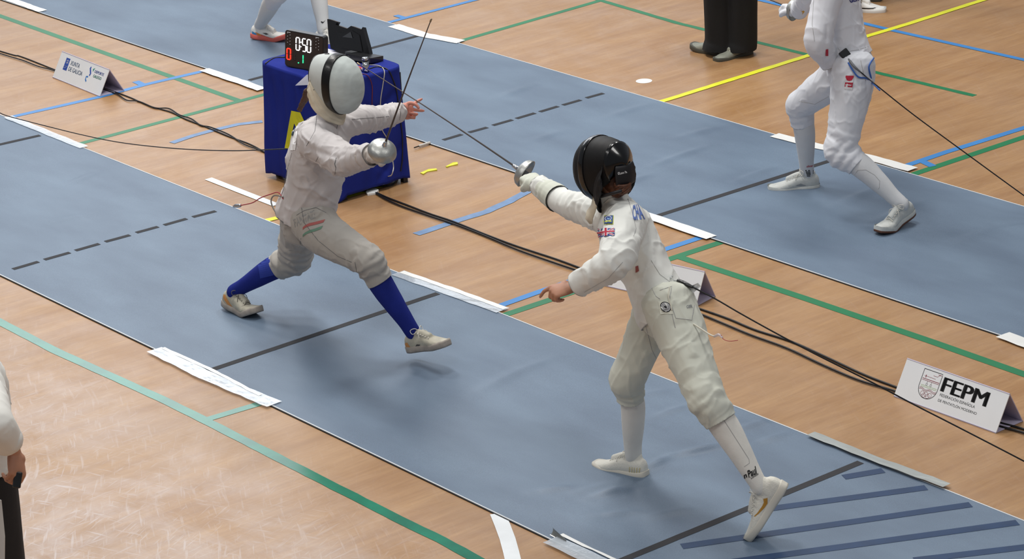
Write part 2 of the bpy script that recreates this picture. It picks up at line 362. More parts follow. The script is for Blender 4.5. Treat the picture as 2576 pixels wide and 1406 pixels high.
def make_mat(y0, label, dashes, lines, x0=-9.0, x1=9.0):
    root = None; y1 = y0+1.5
    xs = np.concatenate([np.arange(x0, -4, .1), np.arange(-4, 6.9, .0135), np.arange(6.9, x1+.01, .1)]); ys = np.linspace(y0, y1, 101)
    X, Y = np.meshgrid(xs, ys, indexing='ij'); Z = mat_height(X, Y)
    edge = np.minimum(Y-y0, y1-Y); Z = np.where(edge < .02, .0055, Z)
    V = np.stack([X, Y, Z], -1).reshape(-1, 3); n, k = len(xs), len(ys)
    I = np.arange((n-1)*(k-1)); a = (I//(k-1))*k+I % (k-1); F = np.stack([a, a+k, a+k+1, a+1], -1)
    me = bpy.data.meshes.new('fencing_mat'); me.vertices.add(len(V)); me.vertices.foreach_set('co', V.astype(np.float32).ravel())
    me.loops.add(F.size); me.loops.foreach_set('vertex_index', F.astype(np.int32).ravel()); me.polygons.add(len(F))
    me.polygons.foreach_set('loop_start', (np.arange(len(F))*4).astype(np.int32)); me.update(calc_edges=True)
    me.validate(); o = link('fencing_mat', me, MATM, None, True); tag(o, label, 'fencing mat', 'fencing mats')
    b = Mesh()
    for ya, yb in ((y0-.001, y0-.004), (y1+.001, y1+.004)):
        b.box(((x0+x1)/2, (ya+yb)/2, .0022), x1-x0, .005, .0044)
    b.make('rubber_backing', DARK, o, False)
    t = Mesh()
    for ya in (y0+.0025, y1-.0025): t.box(((x0+x1)/2, ya, .006), x1-x0, .007, .002)
    t.make('edge_trim', PALE, o, False)
    hz = lambda x, y: mh(x, y)
    for p in dashes: ribbon('centre_dash', [G(*p[0]), G(*p[1])], .034, CHAR, o, z=hz, th=.0012, step=.02)
    for p in lines: ribbon('piste_line', [G(*q_) for q_ in p], .04, CHAR, o, z=hz, th=.0012, step=.02)
    return o
nearm = make_mat(0.0, 'near blue grey fencing mat under the two duelling fencers', [((33, 680), (97, 661)), ((112, 656), (176, 638)), ((190, 633), (250, 616)), ((265, 611), (327, 594)), ((343, 588), (398, 573)), ((413, 569), (470, 553)), ((485, 549), (543, 534))],
  [((-120, 395), (0, 366), (101, 343)), ((537, 931), (1102, 741)), ((1500, 1441), (1587, 1404), (2165, 1165))])
farm = make_mat(2.977, 'far blue grey fencing mat behind the table', [((1115, 355), (1162, 341)), ((1180, 336), (1226, 323)), ((1240, 318), (1289, 304)), ((1299, 301), (1346, 287)), ((1358, 284), (1404, 270)), ((1416, 267), (1461, 254)), ((1475, 249), (1518, 237))],
  [((627, 204), (1050, 93)), ((1655, 545), (2110, 400))])
for p in [((2122, 1203), (2222, 1186)), ((1935, 1283), (2330, 1229)), ((1715, 1378), (2442, 1272)), ((1780, 1425), (2560, 1317)), ((2300, 1412), (2740, 1360))]:
    tag(ribbon('warning_stripe', [G(*p[0]), G(*p[1])], .05, NAVY, nearm, z=mh, th=.0012, step=.03), 'blue warning stripe near the mat end')
def etape(px, w, m, parent, off=0, lab=None, lift=.0035, unev=.003, seed=1):
    P = [G(*p) for p in px]; rng = random.Random(seed)
    o = ribbon('edge_tape', P, w, m, parent, z=lambda x, y: .0062+lift*.5, th=.0015, uneven=unev, seed=seed, step=.05)
    me = o.data; A = coords(me); A[:, 2] += .0018*np.abs(vnoise(A*np.array((16, 45, 1)), seed)); setco(me, A)
    if lab: o['label'] = lab
    return o
etape([(20, 297), (110, 333), (212, 374)], .06, CLEAR, nearm, lab='clear whitish tape on the upper edge at left', seed=2)
etape([(1001, 690), (1130, 737), (1265, 785)], .085, CLEAR, nearm, lab='wide clear tape behind the blue socked leg', seed=3)
etape([(1012, 688), (1130, 729), (1272, 781)], .035, TAPEW, nearm, seed=4, lift=.006)
etape([(388, 884), (520, 950), (690, 1022)], .085, CLEAR, nearm, lab='shiny clear tape on the lower edge', seed=5, lift=.006)
etape([(410, 880), (540, 939), (655, 1000)], .022, TAPEW, nearm, seed=6, lift=.007)
etape([(1386, 1362), (1450, 1392), (1540, 1436)], .085, CLEAR, nearm, lab='curled clear tape at the bottom edge', seed=7, lift=.006)
etape([(1412, 1350), (1470, 1378), (1560, 1420)], .016, TAPEW, nearm, seed=8, lift=.008)
etape([(2040, 1099), (2200, 1163), (2382, 1230)], .05, GREYT, nearm, lab='raised silver grey tape on the upper edge', seed=9, lift=.02)
etape([(-40, -22), (40, 7), (108, 31)], .07, TAPEW, farm, lab='white tape at the top left corner', seed=10)
etape([(514, 178), (585, 202), (660, 228)], .075, TAPEW, farm, lab='white tape left of the blue table', seed=11)
etape([(1600, 536), (1700, 570), (1790, 601)], .08, TAPEW, farm, lab='white tape behind the black masked fencer', seed=12)
etape([(2522, 846), (2576, 866), (2640, 888)], .09, TAPEW, farm, lab='white tape end at the right edge', seed=13)
etape([(990, 67), (1070, 92), (1160, 108)], .09, TAPEW, farm, lab='white tape at the top edge beyond the blade', seed=14)
etape([(1948, 343), (2060, 372), (2180, 398), (2296, 430)], .085, TAPEW, farm, lab='white tape behind the far right fencer', seed=15)
curl = Mesh(); c = G(1395, 1352); 
for k, (w_, a0) in enumerate(((.055, 0),)):
    V = []; 
    for i in range(9):
        a = i/8*2.6; 
        for s_ in (0, 1): V.append(c+Vector((s_*.10-.02, -.01, 0))+Vector((0, math.sin(a)*.02*(1-.6*s_), .008+.02*(1-math.cos(a))*(1-.7*s_))))
    curl.add(V, [(2*i, 2*i+1, 2*i+3, 2*i+2) for i in range(8)])
tag(curl.make('tape_curl', mat('dark_clear_tape', '6c6d66', .2, coat=1, alpha=.9), nearm), 'peeled curl of the clear tape at the bottom')

# ================================================================== CARD SIGNS
CARD = mat('white_card', 'e9ecee', .55, var=.02); CARDIN = mat('card_inner_shade', 'bdb6cc', .7)  # inner panels: the lilac shadow inside the tent is put into the colour
INK = mat('black_ink', '17181a', .6); INKG = mat('grey_blue_ink', '6f87a6', .6); INKB = mat('royal_blue_ink', '2b4fa8', .6); INKT = mat('teal_ink', '2e8f7a', .6)
INKR = mat('dark_red_ink', '8a3340', .6); INKLG = mat('light_green_ink', 'a8bf8a', .6); INKW = mat('white_ink', 'eef0f2', .6)
def card_sign(A, B, depth, h, label, name='card_sign'):
    """A, B = front bottom left / right corners on the floor"""
    A = Vector(A); B = Vector(B); u = (B-A).normalized(); n = Vector((-u.y, u.x, 0)); L_ = (B-A).length; mid = A+n*depth/2
    root = empty(name, (A+B)/2+n*depth/2, label, 'card sign', 'tented sponsor cards')
    ap = Vector((0, 0, h)); t = .004
    def panel(nm, P, m):
        P = [Vector(p) for p in P]; nn = (P[1]-P[0]).cross(P[3]-P[0]).normalized()
        V = P+[p-nn*t for p in P]; pydata(nm, V, [(0, 1, 2, 3), (7, 6, 5, 4), (0, 4, 5, 1), (1, 5, 6, 2), (2, 6, 7, 3), (3, 7, 4, 0)], m, root)
        return P, nn
    z = Vector((0, 0, .001))
    fp, nn = panel('front_panel', [A+z, B+z, B+n*depth/2+ap, A+n*depth/2+ap], CARD)
    panel('back_panel', [B+n*depth+z, A+n*depth+z, A+n*depth/2+ap, B+n*depth/2+ap], CARDIN)
    panel('base_panel', [A+z*2, A+n*depth+z*2, B+n*depth+z*2, B+z*2], CARDIN)
    def put(uv):   # 0..1 across the front panel
        p = fp[0].lerp(fp[1], uv[0]); q_ = fp[3].lerp(fp[2], uv[0]); return p.lerp(q_, uv[1])+nn*.0005
    return root, put
def on_card(root, put, V2, F, m, name='print', lift=0):
    return pydata(name, [put(v) for v in V2], F, m, root)
def card_text(root, put, s, x0, y0, x1, y1, m, bold=0):
    V2, F, _ = text_mesh(s); VV = []; FF = []
    for dx in ((-bold*.12, -bold*.04, bold*.04, bold*.12) if bold > .01 else (0,)):
        FF += [tuple(i+len(VV) for i in f) for f in F]; VV += [(x0+v[0]*(x1-x0)+dx, y0+v[1]*(y1-y0)) for v in V2]
    on_card(root, put, VV, FF, m, 'lettering')
def card_line(root, put, pts, w, m, name='print', asp=3.2):
    """stroke in card units; w relative to card height"""
    V = []; F = []; n = len(pts)
    for i, p in enumerate(pts):
        a = pts[max(i-1, 0)]; b = pts[min(i+1, n-1)]; d = Vector(((b[0]-a[0])*asp, b[1]-a[1])).normalized(); s = Vector((-d.y, d.x))*w/2
        V += [(p[0]+s.x/asp, p[1]+s.y), (p[0]-s.x/asp, p[1]-s.y)]
    for i in range(n-1): F.append((2*i, 2*i+1, 2*i+3, 2*i+2))
    on_card(root, put, V, F, m, name)
# right card: FEPM
fe, pf = card_sign((4.590, 2.086, 0), (5.201, 2.093, 0), .185, .165, 'white tented card reading FEPM at the right edge')
card_text(fe, pf, 'FEPM', .40, .51, .83, .86, INK, .07)
card_text(fe, pf, 'FEDERACIÓN ESPAÑOLA', .405, .39, .745, .475, INK, .006)
card_text(fe, pf, 'DE PENTATLÓN MODERNO', .405, .255, .78, .335, INK, .006)
sh = [(.19, .90)]+[(.19, .90-.42*i/6) for i in range(1, 7)]+[(.28-.09*math.cos(a), .48-.27*math.sin(a)) for a in np.linspace(.12, math.pi-.12, 14)]+[(.37, .48+.42*i/6) for i in range(7)]+[(.19, .90)]
card_line(fe, pf, sh, .014, INK, 'shield_outline')
card_line(fe, pf, [(.20, .67), (.365, .67)], .014, INKR); card_line(fe, pf, [(.20, .635), (.365, .635)], .01, INKR)
card_line(fe, pf, [(.21, .74), (.32, .735)], .008, INKR); card_line(fe, pf, [(.225, .77), (.225, .70)], .02, INKR)
card_line(fe, pf, [(.29, .80), (.33, .80), (.345, .85), (.365, .86)], .009, INKR); card_line(fe, pf, [(.33, .86), (.37, .86)], .009, INKR)
for x in (.255, .295):
    card_line(fe, pf, [(x, .63), (x, .575)], .007, INK)
    card_line(fe, pf, [(x+.008*math.cos(a), .55+.026*math.sin(a)) for a in np.linspace(0, 2*math.pi, 12)], .007, INK)
card_line(fe, pf, [(.205, .51), (.36, .51)], .01, INKLG); card_line(fe, pf, [(.205, .475), (.36, .475)], .01, INKLG)
for yy in (.43, .40): card_line(fe, pf, [(.20+.165*i/12, yy+.018*math.sin(i*1.05)) for i in range(13)], .01, INKR)
for (x, y) in ((.245, .32), (.28, .32), (.315, .32), (.2625, .28), (.2975, .28)):
    card_line(fe, pf, [(x+.018*math.cos(a), y+.052*math.sin(a)) for a in np.linspace(0, 2*math.pi, 16)], .008, INKR)
# left card
xu, px_ = card_sign((-3.108, 2.175, 0), (-2.476, 2.152, 0), .185, .165, 'white tented card with blue lettering on the left')
on_card(xu, px_, [(.135, .40), (.215, .40), (.215, .84), (.135, .84)], [(0, 1, 2, 3)], INKB, 'emblem_block')
for yy in (.75, .68): card_line(xu, px_, [(.15, yy), (.20, yy)], .025, INKW)
card_line(xu, px_, [(.175, .63), (.175, .80)], .02, INKW)
for (x, y) in ((.155, .55), (.195, .55), (.155, .47), (.195, .47), (.175, .51)):
    card_line(xu, px_, [(x-.008, y), (x+.008, y)], .03, INKW)
card_text(xu, px_, 'XUNTA', .245, .645, .435, .80, INKG, .012); card_text(xu, px_, 'DE GALICIA', .245, .43, .535, .58, INKG, .012)
card_line(xu, px_, [(.66, .84), (.645, .80), (.685, .62), (.675, .54)], .075, INKB, 'emblem_stroke'); card_line(xu, px_, [(.66, .49), (.625, .47), (.63, .37), (.655, .31)], .06, mat('mid_blue_ink', '3578c0', .6), 'emblem_stroke')
on_card(xu, px_, [(.70, .80), (.735, .86), (.715, .70)], [(0, 1, 2)], INKT, 'emblem_mark')
card_text(xu, px_, 'DEPORTE', .75, .70, .935, .80, INKB, .014); card_text(xu, px_, 'GALEGO', .75, .54, .915, .64, INKT, .014)
# middle card
mi, pm = card_sign((2.507, 2.112, 0), (3.091, 2.235, 0), .175, .165, 'white tented card behind the black masked fencer')
def arc(cx, cy, r, a0, a1, n=16): return [(cx+r*math.cos(a)/3.3, cy+r*math.sin(a)) for a in np.linspace(a0, a1, n)]
card_line(mi, pm, arc(.20, .56, .25, .6, 5.6), .085, INKB, 'emblem_ring'); card_line(mi, pm, [(.13, .60), (.20, .56), (.27, .62)], .06, INKB, 'emblem_stroke')

# ================================================================== TABLE
TBL = mat('dark_table_metal', '1a1b1f', .5); CLOTH = mat('royal_blue_tablecloth', '222f86', .9, bump=.15, bscale=300, var=.08, vscale=6, spec=.15)
tx0, tx1, ty0, ty1, tz = -.275, .405, 1.985, 2.455, .69
tb = empty('folding_table', ((tx0+tx1)/2, (ty0+ty1)/2, 0), 'small dark table hidden under the blue cloth', 'table')
Mesh().box(((tx0+tx1)/2, (ty0+ty1)/2, tz-.02), tx1-tx0-.02, ty1-ty0-.02, .03).make('table_top', TBL, tb, False)
for x in (tx0+.03, tx1-.01):
    for y in (ty0+.03, ty1-.01):
        Mesh().box((x, y, (tz-.035)/2), .03, .03, tz-.035).make('leg', TBL, tb, False)
def tablecloth():
    nper, nz_ = 240, 40; cx, cy = (tx0+tx1)/2, (ty0+ty1)/2; hx, hy = (tx1-tx0)/2+.02, (ty1-ty0)/2+.02; V = []; F = []
    def per(t, rr):   # rounded rectangle perimeter
        a = t*2*math.pi; c_, s_ = math.cos(a), math.sin(a); k = (abs(c_)**9+abs(s_)**9)**(-1/9.); return c_*k, s_*k
    rings = []
    for r in np.linspace(.04, .985, 12): rings.append(('top', r))
    for k in range(nz_+1): rings.append(('side', k/nz_))
    for kind, v in rings:
        for j in range(nper):
            ux, uy = per(j/nper, 0)
            if kind == 'top': V.append((cx+ux*hx*v, cy+uy*hy*v, tz+.008+.0015*math.sin(ux*9+uy*5)-(.004 if v > .97 else 0)))
            else:
                corner = min(abs(ux), abs(uy)); d = v**.8
                hem = .05
                cf = max(0, corner-.80)/.20
                front = cf if (ux > 0 and uy < 0) else 0
                hem = .035-.03*front-.02*cf
                z = (tz+.004)*(1-v)+hem*v
                wob = (.005*math.sin(j*.13+1.2*math.sin(j*.05))+.003*math.sin(j*.41+v*3))*d
                drop = (.012 if uy < -.9 else .004)
                out = .004+drop*d+wob*(.5 if abs(uy) > .95 and uy < 0 else 1.0)+.035*cf*d
                L_ = math.hypot(ux, uy); nx, ny = (ux**7, uy**7); nl = math.hypot(nx, ny); nx /= nl; ny /= nl
                sc = -.035*v if ux < -.9 else 0
                V.append((cx+ux*hx+nx*(out+sc), cy+uy*hy+ny*out, z))
    n = len(rings)
    for i in range(n-1):
        for j in range(nper):
            k = (j+1) % nper; F.append((i*nper+j, (i+1)*nper+j, (i+1)*nper+k, i*nper+k))
    F.append(tuple(range(nper)))
    o = pydata('tablecloth', V, [f[::-1] for f in F], CLOTH, None, True); A = coords(o.data); N_ = normals(o.data)
    side = A[:, 2] < tz-.02
    fold = np.zeros(len(A))
    for (a, b, h, w) in (((1180, 0), (0, 0), 0, 1),): pass
    d = .005*vnoise(A*np.array((6, 6, 3)), 5)+.003*vnoise(A*np.array((16, 16, 7)), 6)
    # crease fan on the right hand side
    for (z0, y0_, z1, y1_) in ((.60, 2.05, .42, 2.35), (.55, 2.40, .44, 2.18), (.30, 2.05, .12, 2.30), (.48, 2.2, .42, 2.40), (.22, 2.42, .08, 2.25)):
        dd, t = segdist(A, (tx1+.03, y0_, z0), (tx1+.04, y1_, z1)); d += .009*np.exp(-(dd/.02)**2)
    for xk in (.12, .22, .33, .40):
        dd, t = segdist(A, (tx0+xk, ty0-.02, .6), (tx0+xk*1.15, ty0-.03, .05)); d += .006*np.exp(-(dd/.022)**2)
    setco(o.data, A+N_*(d*side)[:, None]); sol = o.modifiers.new('thickness', 'SOLIDIFY'); sol.thickness = .002; sol.offset = 1
    tag(o, 'royal blue tablecloth draped over the small scoring table', 'tablecloth'); return o
tcl = tablecloth()
bpy.context.view_layer.update(); TB = bvh_of(evaluate(tcl))
def cast(bv, px, py, off=.0015):
    h = bv.ray_cast(CV, ray(px, py))
    return None if h[0] is None else (h[0]-ray(px, py)*off, h[1])
def decal(name, bv, V2, F, quad, m, parent, off=.002, label=None, subd=0):
    """flat print laid on a surface; V2 in 0..1, quad = pixels of (0,0) (1,0) (1,1) (0,1)"""
    q0, q1, q2, q3 = [Vector(p) for p in quad]; me = bpy.data.meshes.new(name)
    bm = bmesh.new(); vs = [bm.verts.new((v[0], v[1], 0)) for v in V2]
    for f in F:
        try: bm.faces.new([vs[i] for i in f])
        except ValueError: pass
    if subd:
        bmesh.ops.triangulate(bm, faces=bm.faces); bmesh.ops.subdivide_edges(bm, edges=bm.edges, cuts=subd, use_grid_fill=True)
    bad = []; last = None
    for v in bm.verts:
        p = q0.lerp(q1, v.co.x).lerp(q3.lerp(q2, v.co.x), v.co.y); h = cast(bv, p.x, p.y, 0)
        if h is None: bad.append(v); continue
        nn = h[1] if h[1].dot(ray(p.x, p.y)) < 0 else -h[1]
        v.co = h[0]+nn*off
    bmesh.ops.delete(bm, geom=bad, context='VERTS'); bm.to_mesh(me); bm.free()
    o = link(name, me, m, parent)
    if label: o['label'] = label
    return o
SQ = ([(0, 0), (1, 0), (1, 1), (0, 1)], [(0, 1, 2, 3)])
yl = mat('yellow_cloth_print', 'd9d21c', .7)
decal('printed_letter', TB, [(0, 0), (.085, .02), (.14, .66), (.30, .35), (.46, .70), (.90, .03), (1, .05), (.96, 1), (.78, .97), (.50, .5), (.24, .97), (.06, .93)], [(0, 1, 2, 10, 11), (2, 3, 9, 10), (3, 4, 8, 9), (4, 5, 6, 7, 8)], [(717, 372), (842, 418), (850, 316), (727, 268)], yl, tcl, label='large yellow letter printed on the cloth', subd=4, off=.003)

BLK = mat('black_plastic', '101113', .35, coat=.3); BLK2 = mat('glossy_black_panel', '0d0d0f', .15, coat=.6); STEEL = mat('brushed_steel', 'c3c6c9', .22, metal=1)
# scoreboard
sb = empty('score_display', G(765, 185, .70), 'black electronic score display showing 0:50 on the table', 'scoreboard')
ux = Vector((.983, .182, 0)).normalized(); uz = Vector((0, 0, 1)); p0 = G(717, 166, .70)+Vector((0, 0, .002)); un = ux.cross(uz)   # faces the camera side
uz = (uz+un*-.12).normalized(); w_, h_ = .305, .208
def rr_panel(p, ux, uz, un, w, h, r, d):
    pts = []
    for cx, cy, a0 in ((w-r, h-r, 0), (r, h-r, 90), (r, r, 180), (w-r, r, 270)):
        for k in range(5):
            a = math.radians(a0+k*22.5); pts.append((cx+r*math.cos(a), cy+r*math.sin(a)))
    n = len(pts); V = [p+ux*x+uz*y for x, y in pts]+[p+ux*x+uz*y-un*d for x, y in pts]
    return V, [tuple(range(n))]+[tuple(range(2*n-1, n-1, -1))]+[(i, i+n, (i+1) % n+n, (i+1) % n) for i in range(n)]
V, F = rr_panel(p0, ux, uz, un, w_, h_, .018, .035); pydata('housing', V, F, BLK, sb)
V, F = rr_panel(p0+un*.001+ux*.006+uz*.006, ux, uz, un, w_-.012, h_-.012, .014, .0008); pydata('front_panel', V, F, mat('dark_display_glass', '241a18', .3, coat=.4), sb)
LW = mat('white_led', 'ffffff', .5, emit=2.2); LR = mat('red_led', 'ff2a1a', .5, emit=3.0); LG = mat('green_led', '2ee08a', .5, emit=2.2); LRO = mat('orange_led_core', 'ff9a50', .5, emit=2.5)
def led(name, pts, m, r):
    ms = Mesh()
    for (a, b) in pts: ms.ball(p0+ux*a+uz*b+un*.0035, (r, r, r), nu=7, nv=5)
    return ms.make(name, m, sb)
SEG = {'0': 'abcdef', '5': 'acdfg', '1': 'bc', '8': 'abcdefg'}
def digit(ch, x, y, w, h, n=4):
    L_ = {'a': ((0, 1), (1, 1)), 'b': ((1, 1), (1, .5)), 'c': ((1, .5), (1, 0)), 'd': ((0, 0), (1, 0)), 'e': ((0, 0), (0, .5)), 'f': ((0, .5), (0, 1)), 'g': ((0, .5), (1, .5))}; out = []
    for s_ in SEG[ch]:
        a, b = L_[s_]; hor = s_ in 'adg'
        ts = np.linspace(.22, .78, 3) if hor else np.linspace(.16, .84, n)
        for t in ts: out.append((x+(a[0]+(b[0]-a[0])*t)*w, y+(a[1]+(b[1]-a[1])*t)*h))
    return out
led('clock_digits', digit('0', .090, .105, .027, .072, 6)+digit('5', .140, .105, .027, .072, 6)+digit('0', .178, .105, .027, .072, 6)+[(.1285, .128), (.1285, .154)], LW, .0031)
led('left_score_digit', digit('0', .018, .042, .028, .062, 5), LR, .0036)
led('right_score_digit', digit('1', .122, .035, .024, .048, 5), LG, .003); led('green_dot', [(.110, .033)], LG, .0035)
for x_ in (.022, .247): led('indicator_dots', [(x_+.02*(i % 2), .193-.009*i) for i in range(8)], mat('dim_white_led', 'd8d8d8', .5, emit=.7), .0014)
for xx in (.018, .242): pydata('white_mark', [p0+ux*(xx+a)+uz*(.196+b)+un*.002 for a, b in ((0, 0), (.026, 0), (.026, .003), (0, .003))], [(0, 1, 2, 3)], INKW, sb)
pl_ = digit('8', .062, .042, .022, .05, 3); led('unlit_digit', pl_, mat('unlit_led', '3a2422', .5), .0018)
# opened apparatus case behind
cs = empty('apparatus_case', G(880, 140, .70), 'open black apparatus case standing behind the score display', 'case')
V3 = [(832, 122), (826, 88), (823, 48), (828, 48), (848, 55), (844, 62), (873, 72), (883, 65), (909, 74), (912, 68), (915, 80), (926, 120), (933, 152), (900, 150), (866, 138)]
def planeP(px, py, c, n):
    d = ray(px, py); return CV+d*((c-CV).dot(n)/d.dot(n))
cn = (un+Vector((0, 0, .35))).normalized(); cc = G(880, 140, .70)+Vector((0, 0, .005))
F3 = [planeP(x, y, cc, cn) for x, y in V3]; zmin = min(p.z for p in F3)
n = len(F3); pydata('lid', F3+[p-cn*.03 for p in F3], [tuple(range(n))[::-1], tuple(range(n, 2*n))]+[(i, (i+1) % n, (i+1) % n+n, i+n) for i in range(n)], BLK, cs)
pydata('inner_panel', [planeP(x, y, cc+cn*.004, cn) for x, y in ((858, 120), (846, 80), (866, 84), (884, 76), (904, 88), (912, 130))], [tuple(range(6))[::-1]], BLK2, cs)
pydata('grey_plate', [planeP(x, y, cc+cn*.007, cn) for x, y in ((861, 93), (882, 80), (887, 96))], [(0, 1, 2)], mat('dark_grey_plastic', '3a3d40', .5), cs)
cM = Matrix((ux, uz.cross(ux), uz)).transposed()
bc = G(905, 158, .70); Mesh().box(bc+Vector((-.02, .05, .018)), .19, .11, .03, cM).make('base_tray', BLK, cs, False)
Mesh().box(bc+Vector((-.12, .03, .02)), .05, .05, .035, cM).make('corner_block', mat('dark_grey_plastic', '3a3d40', .5), cs, False)
# papers, cylinders, plugs on the table
PAP = mat('white_paper', 'dcdce8', .6)
def sheet(px, h, label, m=PAP):
    P = [Vector(p) if len(p) == 3 and not isinstance(p[0], int) else G(p[0], p[1], h) for p in px]; k = len(P)
    o = pydata('paper_sheet', P+[p+Vector((0, 0, .0015)) for p in P], [tuple(range(k))[::-1], tuple(range(k, 2*k))]+[(i, (i+1) % k, (i+1) % k+k, i+k) for i in range(k)], m)
    return tag(o, label, 'paper', 'papers on the scoring table')
sheet([(800, 175), (822, 122), (889, 142), (862, 186)], .701, 'white paper lying between the display and the open case')
hp = [PY(743, 215, ty0-.045), PY(790, 213, ty0-.045), PY(800, 182, ty0-.035), PY(772, 188, ty0-.035)]
o = pydata('paper_sheet', hp+[p+Vector((0, -.0015, 0)) for p in hp], [(3, 2, 1, 0), (4, 5, 6, 7), (0, 1, 5, 4), (1, 2, 6, 5), (2, 3, 7, 6), (3, 0, 4, 7)], PAP)
tag(o, 'white paper hanging over the table edge behind the white mask', 'paper', 'papers on the scoring table')
for (px, py, lb) in ((921, 180, 'silver cylinder by the red plug at the table corner'), (874, 178, 'silver cylinder half hidden behind the white mask')):
    b = G(px, py, .70)+Vector((0, 0, .001)); e = empty('steel_cylinder', b, lb, 'cylinder', 'silver cylinders on the table')
    Mesh().lathe(b, (0, 0, 1), [(.0, 0), (.0185, 0), (.0185, .062), (.0185, .062)]).make('body', STEEL, e)
    Mesh().lathe(b, (0, 0, 1), [(.0195, .062), (.0195, .066), (.0175, .068)]).make('rubber_ring', DARK, e)
    Mesh().lathe(b, (0, 0, 1), [(.0175, .068), (.0185, .07), (.0185, .079), (.016, .083), (0, .083)]).make('cap', STEEL, e)
RED = mat('red_plastic', 'b8281e', .4); rp = G(903, 176, .70)+Vector((0, 0, .012))
e = empty('wire_plug', rp, 'red plug with clear tip lying on the table', 'plug'); rd = (G(932, 186, .712)-G(895, 172, .712)).normalized()
Mesh().tube([rp-rd*.035, rp, rp+rd*.03], [.006, .011, .009], n=10).make('red_body', RED, e); Mesh().tube([rp+rd*.03, rp+rd*.09], [.008, .003], n=10).make('clear_tip', mat('clear_plastic', 'd8cfd4', .15, alpha=.6, coat=1), e)

# ================================================================== CABLES AND SMALL THINGS ON THE FLOOR
CAB = mat('black_cable', '121214', .5)
def floor_cable(px, r, label, group=None, m=CAB, seed=0, lay=0, wob=.0, cat='cable'):
    P = [G(*p) for p in px]; P = catmull([tuple(p) for p in P], 5); rng = random.Random(seed)
    Q = [Vector(p)+Vector((rng.uniform(-wob, wob), rng.uniform(-wob, wob), r+.001+lay)) for p in P]
    o = pipe('cable', Q, r, m, None, 8, 2); return tag(o, label, cat, group)
B1 = [(-700, -90), (-300, 35), (0, 130), (50, 143), (100, 162), (135, 176), (200, 200), (262, 224), (292, 234), (330, 248), (375, 268), (430, 284), (470, 303), (520, 322), (575, 345), (625, 363), (660, 381), (682, 394)]
B1b = [(-700, -80), (-300, 42), (0, 137), (40, 149), (62, 156), (98, 170), (135, 180), (200, 204), (262, 228), (295, 240), (320, 255), (350, 258), (390, 274), (425, 276), (452, 292), (482, 302), (505, 318), (530, 323), (575, 341), (615, 366), (660, 383), (690, 398)]
floor_cable(B1, .0042, 'black cable running from the left card to the table', 'floor cables at left')
floor_cable(B1b, .0042, 'second black cable twisted along the first at left', 'floor cables at left', lay=.003)
C1 = [(938, 483), (975, 500), (1020, 517), (1080, 540), (1140, 560), (1220, 592), (1300, 622), (1400, 655), (1470, 681), (1560, 715), (1680, 752), (1750, 776), (1830, 804), (1900, 833), (1990, 862), (2080, 902), (2170, 944), (2252, 976), (2400, 1030), (2510, 1065), (2576, 1083), (2680, 1120), (3300, 1370)]
C1b = [(938, 484), (970, 504), (1010, 522), (1075, 545), (1150, 570), (1225, 599), (1300, 631), (1390, 663), (1470, 690), (1560, 722), (1680, 765), (1750, 789), (1830, 822), (1890, 847), (1980, 880), (2070, 922), (2160, 960), (2252, 988), (2400, 1040), (2510, 1075), (2576, 1093), (2680, 1130), (3300, 1390)]
C1c = [(930, 487), (985, 499), (1010, 507), (1040, 528), (1130, 556), (1240, 600), (1360, 650), (1470, 684), (1750, 790), (2252, 991), (2510, 1078), (2600, 1108)]
floor_cable(C1, .0055, 'upper black cable running from the table to the right card', 'floor cables at right')
floor_cable(C1b, .0055, 'lower black cable running from the table to the right card', 'floor cables at right', lay=.002)
def tcable(pts, r, col, label):
    o = pipe('cable', pts, r, col, None, 8, 5); return tag(o, label, 'cable')
def onc(px, py, off=.006):
    h = cast(TB, px, py, 0); return h[0]-ray(px, py)*off if h else None
def cloth_cable(px, r, m, label, extra=()):
    P = [onc(*p, r+.003) for p in px]; P = [p for p in P if p is not None]+[G(*p)+Vector((0, 0, r)) for p in extra]
    return tcable(P, r, m, label)
cloth_cable([(716, 144), (690, 146), (668, 160), (660, 180), (655, 192)], .0045, CAB, 'black cable looping off the left table edge')
cloth_cable([(925, 174), (950, 168), (975, 175), (988, 198), (998, 230), (1004, 280), (1012, 340), (1012, 400), (1008, 430)], .0035, CAB, 'black cable hanging down the right side of the tablecloth')
cloth_cable([(930, 163), (955, 166), (967, 180), (963, 215), (957, 260), (960, 320), (972, 345)], .0028, mat('grey_wire', 'b4b0a4', .5), 'thin grey wire hanging over the tablecloth')
cloth_cable([(905, 185), (925, 190), (936, 215), (936, 250), (936, 280)], .0025, mat('dark_red_wire', '6a1f2c', .5), 'dark red wire hanging over the tablecloth')
tcable([PY(986, 395, 1.93), PY(990, 420, 1.93), PY(985, 440, 1.92), G(975, 458)+Vector((0, 0, .03)), G(965, 466)+Vector((0, 0, .004))], .0028, mat('grey_wire', 'b4b0a4', .5), 'thin grey wire ending on the floor by the table')
floor_cable([(930, 486), (900, 478), (905, 460), (940, 470), (985, 468), (1000, 450)], .005, 'black cable coiled at the foot of the table')
for i, px in enumerate(([(925, 478), (945, 479), (953, 484), (945, 490), (925, 493), (921, 488)],)):
    P = [G(*p) for p in px]; k = len(P); o = pydata('tape_patch', [p+Vector((0, 0, .016 if j in (1, 2) else .012)) for j, p in enumerate(P)]+[Vector((p.x, p.y, .001)) for p in P], [tuple(range(k))[::-1]]+[(j, (j+1) % k, (j+1) % k+k, j+k) for j in range(k)], TAPEW)
    tag(o, 'white tape patch holding the cables by the table', 'tape')
